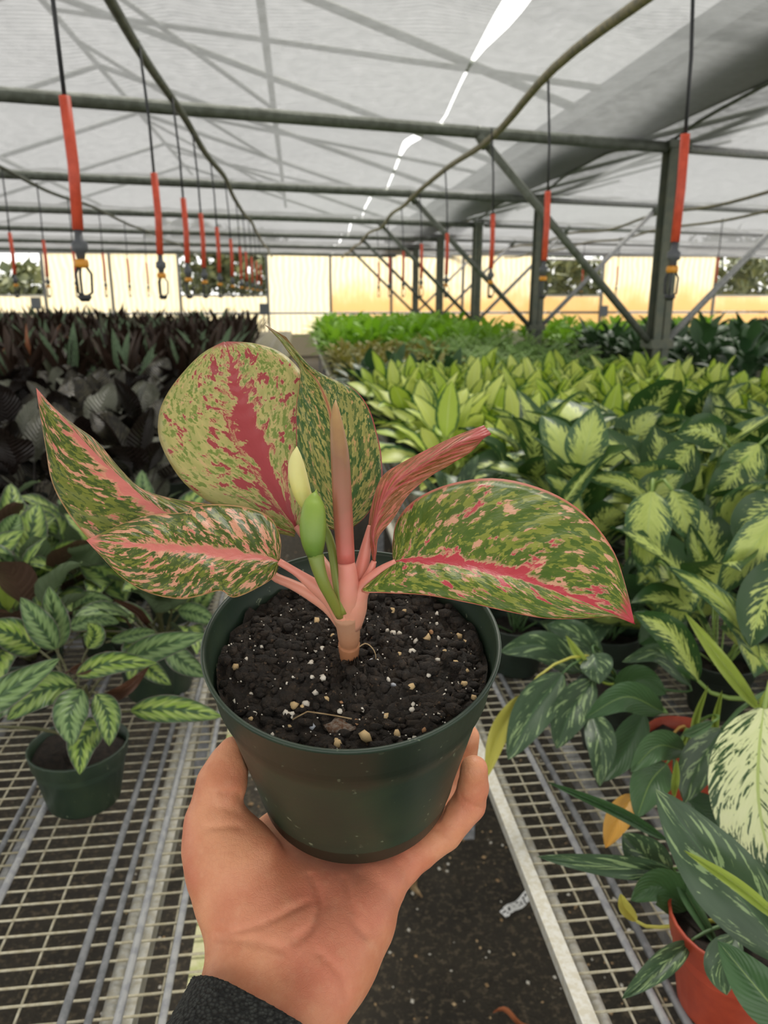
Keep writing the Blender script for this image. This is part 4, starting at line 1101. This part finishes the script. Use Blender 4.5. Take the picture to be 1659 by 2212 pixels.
for X, Y, wh in field(3.25, 6.3, 9.4, 12, .45, 12, 30):
    far_plant('lime', X, Y, 'lime green plant on the far bench beyond the posts', 'lime plants beyond the posts', sc=1.1)
q = onY(1650, 692, 7.6)
t = thing('red_flower', 'small red flower head among the dark plants beyond the posts', 'flower', tuple(q))
for i in range(7): link('petal', vtx_mesh('petal', *blade_geo(.06, .02, 0, R_(40), R_(30), nu=4, nv=2), [LM['redf'], PM['redf']]), t, None, (0, 0, i*.9))
MB().tube([(0, 0, 0), (.01, 0, -.35)], .006, 6).build('flower_stem', PM['deep'], t, smooth=True)

# ---- foremost plants, leaf by leaf
def pixleaf(t, mat, mid, wid, crown=None, wr=None, cup=.006, tilt=0.0, pk=.8, pw=.75, n=16, nv=5, wave=.0, name='leaf', label=None, pr=.0024):
    """blade along a pixel+depth midrib (base to tip), half width in pixels; petiole down to the crown"""
    c = crom(mid, n); v, uv, f, mi = [], [], [], []
    inv = np.array(t.matrix_world.inverted())
    wr = wr or wid
    for i in range(n):
        a = c[max(0, i-1)]; b = c[min(n-1, i+1)]; dx, dy = b[0]-a[0], b[1]-a[1]; L = math.hypot(dx, dy)+1e-9
        nx, ny = -dy/L, dx/L; tt = i/(n-1); pf = profile(tt, pk, pw) if i < n-1 else .0
        for j in range(-nv, nv+1):
            s = j/nv; w = (wid if j < 0 else wr)*pf
            x, y = c[i][0]+nx*w*s, c[i][1]+ny*w*s
            d = c[i][2]-cup*pf*s*s+tilt*pf*s-.004*pf*math.sin(math.pi*abs(s))+wave*s*s*math.sin(tt*15+j)
            v.append(P(x, y, d)); uv.append((tt, .5+.5*s))
    w_ = 2*nv+1
    for i in range(n-1):
        for j in range(w_-1): f.append((i*w_+j, i*w_+j+1, (i+1)*w_+j+1, (i+1)*w_+j)); mi.append(0)
    if crown is not None:
        b0 = P(*c[0]); d0 = P(*c[0])-P(*c[2]); d0 = d0/np.linalg.norm(d0)
        k = np.linalg.norm(np.array(crown)-b0)*.4
        p1, p2, p3 = b0+d0*k, np.array(crown)+np.array([0, 0, k]), np.array(crown)
        mb = MB().tube([(1-q)**3*b0+3*(1-q)**2*q*p1+3*(1-q)*q*q*p2+q**3*p3 for q in np.linspace(0, 1, 9)], [pr*(.7+.5*q) for q in np.linspace(0, 1, 9)], 6)
        b = len(v); v += [np.array(q) for q in mb.v]; uv += [(0, .5)]*len(mb.v)
        f += [tuple(q+b for q in ff) for ff in mb.f]; mi += [1]*len(mb.f)
    V = np.c_[np.array(v), np.ones(len(v))]@inv.T
    o = link(name, vtx_mesh(name, V[:, :3], f, uv, mi, [LM[mat], PM[mat]]), t)
    if label: o['label'] = label
    return o
def potted(name, label, X, Y, R, h, mat, z=BZ):
    t = thing(name, label, 'plant', (X, Y, z)); t.matrix_world = Matrix.Translation((X, Y, z)); add_pot(t, R, h, mat)
    return t, (X, Y, z+h*.84)
# left: striped calathea nearest the camera
t, c = potted('striped_calathea', 'foremost green striped calathea in a dark green pot on the left bench', -.349, 1.072, .073, .098, GPOT)
for mat, mid, w in [
    ('green', [(124, 1400, 1.20), (118, 1340, 1.19), (105, 1266, 1.17)], 34), ('green', [(120, 1402, 1.19), (85, 1350, 1.17), (44, 1290, 1.16)], 33),
    ('green', [(85, 1405, 1.21), (30, 1372, 1.18), (-45, 1352, 1.15)], 40), ('green', [(-60, 1545, 1.06), (20, 1490, 1.05), (130, 1422, 1.09)], 34),
    ('green', [(165, 1482, 1.14), (90, 1492, 1.09), (14, 1556, 1.05)], 38), ('green', [(178, 1490, 1.13), (150, 1545, 1.09), (156, 1612, 1.07)], 40),
    ('green', [(208, 1500, 1.14), (232, 1545, 1.10), (236, 1612, 1.09)], 32), ('green', [(222, 1560, 1.13), (178, 1600, 1.09), (172, 1674, 1.06)], 36),
    ('green', [(283, 1535, 1.15), (380, 1532, 1.12), (482, 1548, 1.10)], 31), ('green', [(165, 1458, 1.15), (240, 1432, 1.13), (340, 1432, 1.12)], 26),
    ('green', [(262, 1432, 1.20), (340, 1398, 1.19), (446, 1370, 1.18)], 30), ('brown', [(200, 1520, 1.16), (270, 1490, 1.14), (322, 1440, 1.13)], 14),
    ('green', [(190, 1400, 1.22), (205, 1370, 1.2), (190, 1345, 1.18)], 24), ('green', [(60, 1500, 1.1), (0, 1520, 1.06), (-60, 1580, 1.04)], 30), ('brown', [(150, 1450, 1.16), (190, 1440, 1.15), (235, 1405, 1.15)], 13)]:
    pixleaf(t, mat, mid, w, c, cup=.012, wave=.003)
t, c = potted('striped_calathea', 'second green striped calathea, behind the foremost one and beside the held pot', -.30, 1.40, .068, .11, GPOT)
for mat, mid, w in [
    ('green', [(360, 1392, 1.33), (395, 1430, 1.31), (452, 1462, 1.29)], 27), ('green', [(385, 1318, 1.42), (425, 1325, 1.40), (470, 1348, 1.38)], 22),
    ('green', [(148, 1356, 1.40), (205, 1335, 1.38), (258, 1345, 1.37)], 22), ('green', [(160, 1330, 1.45), (190, 1295, 1.44), (245, 1298, 1.43)], 20),
    ('green', [(420, 1330, 1.45), (440, 1290, 1.44), (470, 1262, 1.43)], 20), ('green', [(240, 1385, 1.38), (300, 1370, 1.37), (340, 1365, 1.36)], 16),
    ('brown', [(330, 1360, 1.43), (295, 1320, 1.41), (242, 1294, 1.40)], 9), ('green', [(300, 1420, 1.36), (330, 1450, 1.33), (370, 1480, 1.31)], 22)]:
    pixleaf(t, mat, mid, w, c, cup=.012, wave=.003)
t, c = potted('striped_calathea', 'third green striped calathea with an upright lime leaf at the left edge', -.62, 1.52, .068, .11, GPOT)
for mat, mid, w in [
    ('spear', [(18, 1318, 1.45), (15, 1270, 1.44), (16, 1224, 1.43)], 19), ('green', [(145, 1262, 1.60), (220, 1240, 1.58), (295, 1268, 1.55)], 22),
    ('green', [(98, 1228, 1.62), (130, 1190, 1.61), (170, 1168, 1.60)], 17), ('green', [(60, 1260, 1.58), (110, 1235, 1.57), (150, 1250, 1.56)], 19),
    ('green', [(0, 1180, 1.62), (25, 1140, 1.60), (40, 1110, 1.58)], 28), ('brown', [(-20, 1235, 1.55), (15, 1215, 1.54), (55, 1222, 1.52)], 17),
    ('green', [(70, 1110, 1.75), (100, 1140, 1.72), (110, 1170, 1.70)], 30), ('brown', [(-20, 1325, 1.45), (10, 1332, 1.44), (34, 1345, 1.43)], 14)]:
    pixleaf(t, mat, mid, w, c, cup=.012, wave=.003)
# right: silver aglaonema behind the held pot
t, c = potted('silver_aglaonema', 'dark green silver-marked aglaonema with one yellow leaf, right of the held pot', .520, 1.12, .070, .112, POTB)
for mat, mid, w in [
    ('silver', [(1215, 1455, 1.18), (1150, 1540, 1.12), (1097, 1642, 1.07)], 45), ('silver', [(1280, 1468, 1.19), (1232, 1540, 1.14), (1202, 1618, 1.11)], 42),
    ('silver', [(1278, 1540, 1.15), (1300, 1610, 1.10), (1295, 1700, 1.06)], 33), ('plain', [(1432, 1538, 1.16), (1352, 1505, 1.11), (1262, 1552, 1.08)], 34),
    ('silver', [(1282, 1412, 1.22), (1290, 1440, 1.20), (1294, 1478, 1.18)], 36), ('silver', [(1255, 1450, 1.26), (1170, 1395, 1.24), (1080, 1408, 1.22)], 34),
    ('yellow', [(1130, 1500, 1.14), (1078, 1585, 1.11), (1049, 1684, 1.08)], 22), ('deep', [(1390, 1540, 1.2), (1350, 1620, 1.16), (1300, 1690, 1.12)], 38),
    ('silver', [(1490, 1480, 1.24), (1425, 1412, 1.22), (1343, 1430, 1.20)], 22), ('spear', [(1276, 1450, 1.21), (1250, 1415, 1.22), (1222, 1372, 1.23)], 10),
    ('deep', [(1330, 1500, 1.24), (1380, 1470, 1.22), (1440, 1500, 1.2)], 36), ('silver', [(1300, 1430, 1.27), (1240, 1370, 1.26), (1180, 1350, 1.25)], 32)]:
    pixleaf(t, mat, mid, w, c, cup=.010, wave=.002)
t, c = potted('leafy_aroid', 'plain mid-green aroid plant with an orange fallen leaf below, between the silver and white-leaved plants', .575, .985, .060, .10, POTO)
for mat, mid, w in [
    ('plain', [(1480, 1622, 1.06), (1420, 1612, 1.02), (1362, 1668, .99)], 34), ('plain', [(1440, 1650, 1.04), (1405, 1690, 1.00), (1375, 1768, .97)], 46),
    ('plain', [(1540, 1560, 1.05), (1500, 1580, 1.02), (1474, 1588, 1.0)], 13), ('spear', [(1455, 1720, 1.02), (1460, 1680, 1.0), (1462, 1640, .99)], 9),
    ('orange', [(1368, 1716, 1.02), (1335, 1770, .99), (1308, 1832, .97)], 30), ('deep', [(1480, 1720, 1.05), (1520, 1760, 1.02), (1560, 1800, 1.0)], 40)]:
    pixleaf(t, mat, mid, w, c, cup=.010, wave=.002)
# right: foreground aglaonema in the terracotta coloured pot
t, c = potted('silver_aglaonema', 'large-leaved silver aglaonema in an orange red pot at the bottom right corner', .448, .622, .072, .115, POTO)
for mat, mid, w in [
    ('silver', [(1720, 2080, .74), (1600, 1940, .74), (1510, 1830, .75), (1416, 1704, .77)], 78), ('deep', [(1440, 1815, .86), (1330, 1752, .84), (1180, 1688, .83)], 13),
    ('silver', [(1460, 1885, .86), (1330, 1872, .83), (1160, 1850, .81)], 26), ('silver', [(1450, 1890, .88), (1390, 1845, .87), (1345, 1800, .86)], 42),
    ('silver', [(1490, 2035, .80), (1425, 2090, .77), (1343, 2158, .75)], 30), ('plain', [(1720, 2230, .68), (1640, 2140, .68), (1550, 2032, .70)], 52),
    ('spear', [(1700, 2000, .71), (1590, 1910, .72), (1476, 1836, .73)], 14), ('deep', [(1500, 1990, .85), (1430, 1915, .84), (1362, 1945, .82)], 42),
    ('yellow', [(1375, 1990, .86), (1350, 1960, .85), (1340, 1930, .84)], 14), ('silver', [(1590, 2020, .78), (1560, 2080, .76), (1570, 2150, .74)], 42), ('plain', [(1460, 1890, .85), (1500, 1960, .83), (1560, 2060, .80)], 16)]:
    pixleaf(t, mat, mid, w, c, cup=.009, wave=.001)
# right: white-leaved dieffenbachia at the edge
t, c = potted('variegated_dieffenbachia', 'dieffenbachia with a huge cream-white leaf at the right edge of the picture', .80, .98, .080, .13, GPOT)
for mat, mid, w in [
    ('white', [(1650, 1530, .98), (1640, 1620, .95), (1638, 1720, .93), (1655, 1820, .92), (1690, 1900, .92)], 108), ('silver', [(1560, 1575, 1.06), (1510, 1650, 1.03), (1478, 1735, 1.00)], 46),
    ('spear', [(1640, 1535, 1.08), (1560, 1430, 1.09), (1478, 1322, 1.10)], 17), ('var', [(1508, 1470, 1.17), (1450, 1370, 1.14), (1368, 1322, 1.12)], 36),
    ('spear', [(1640, 1530, 1.06), (1690, 1480, 1.05), (1720, 1440, 1.04)], 20), ('var', [(1640, 1420, 1.15), (1560, 1300, 1.16), (1440, 1222, 1.18)], 24),
    ('var', [(1690, 1100, 1.22), (1620, 1190, 1.20), (1548, 1288, 1.18)], 46), ('var', [(1720, 1210, 1.18), (1650, 1300, 1.15), (1620, 1400, 1.13)], 62),
    ('spear', [(1500, 1640, 1.1), (1502, 1560, 1.11), (1530, 1480, 1.12)], 9), ('spear', [(1540, 1640, 1.1), (1545, 1560, 1.11), (1560, 1490, 1.12)], 9)]:
    pixleaf(t, mat, mid, w, c, cup=.012, wave=.003, pr=.0045)
t, c = potted('variegated_dieffenbachia', 'cream-splashed dieffenbachia just right of the large speckled leaf of the held plant', .68, 1.42, .078, .125, GPOT)
for mat, mid, w in [
    ('var', [(1408, 1062, 1.42), (1400, 1140, 1.38), (1394, 1244, 1.35)], 52), ('var', [(1452, 1060, 1.45), (1475, 1110, 1.42), (1497, 1172, 1.40)], 40),
    ('var', [(1252, 1015, 1.60), (1270, 950, 1.60), (1288, 876, 1.60)], 48), ('var', [(1450, 1250, 1.38), (1460, 1290, 1.35), (1472, 1348, 1.32)], 58),
    ('var', [(1255, 1110, 1.52), (1225, 1060, 1.54), (1175, 1025, 1.56)], 20), ('var', [(1400, 1075, 1.5), (1340, 1040, 1.52), (1255, 1030, 1.54)], 22),
    ('var', [(1210, 1100, 1.50), (1245, 1050, 1.50), (1305, 980, 1.50)], 20), ('var', [(1540, 1240, 1.42), (1510, 1200, 1.40), (1490, 1130, 1.40)], 26),
    ('var', [(1380, 1110, 1.55), (1420, 1060, 1.55), (1480, 1020, 1.55)], 44), ('var', [(1420, 1290, 1.36), (1400, 1240, 1.36), (1375, 1265, 1.36)], 22), ('deep', [(1400, 1300, 1.45), (1360, 1280, 1.42), (1320, 1330, 1.40)], 40), ('deep', [(1440, 1320, 1.42), (1420, 1360, 1.40), (1380, 1390, 1.38)], 44)]:
    pixleaf(t, mat, mid, w, c, cup=.014, wave=.003, pr=.0045)
t, c = potted('variegated_dieffenbachia', 'cream-splashed dieffenbachia at the right edge above the huge white leaf', 1.02, 1.50, .078, .125, GPOT)
for mat, mid, w in [
    ('var', [(1560, 1190, 1.50), (1590, 1100, 1.48), (1680, 1040, 1.45)], 40), ('var', [(1600, 1000, 1.55), (1570, 1050, 1.52), (1520, 1110, 1.50)], 40),
    ('var', [(1640, 960, 1.58), (1600, 1020, 1.55), (1590, 1080, 1.52)], 50), ('var', [(1500, 960, 1.62), (1460, 1010, 1.60), (1440, 1060, 1.58)], 48),
    ('var', [(1560, 960, 1.62), (1520, 930, 1.62), (1460, 940, 1.62)], 40), ('var', [(1690, 1080, 1.45), (1630, 1130, 1.42), (1600, 1190, 1.40)], 56), ('deep', [(1600, 1250, 1.5), (1560, 1210, 1.48), (1530, 1160, 1.46)], 50)]:
    pixleaf(t, mat, mid, w, c, cup=.014, wave=.003, pr=.0045)
# pots tucked under the canopy on the right bench
for ki, (X, Y, k) in enumerate(sorted(((.60, 1.36, 0), (.76, 1.22, 1), (.95, 1.25, 1), (.43, 1.42, 0), (.42, 1.66, 0), (.58, 1.56, 0), (.45, 1.90, 0), (.44, 2.15, 0)), key=lambda q: q[1])):
    grow('silver' if k == 0 else 'var', X, Y, ('silver aglaonema tucked in shade behind the held pot, ' if k == 0 else 'shaded dieffenbachia under the big variegated leaves, ')+ORD[ki]+' from camera', group='shaded plants on the right bench', n=13, R=.065, h=.105, sc=.85, potm=POTB)
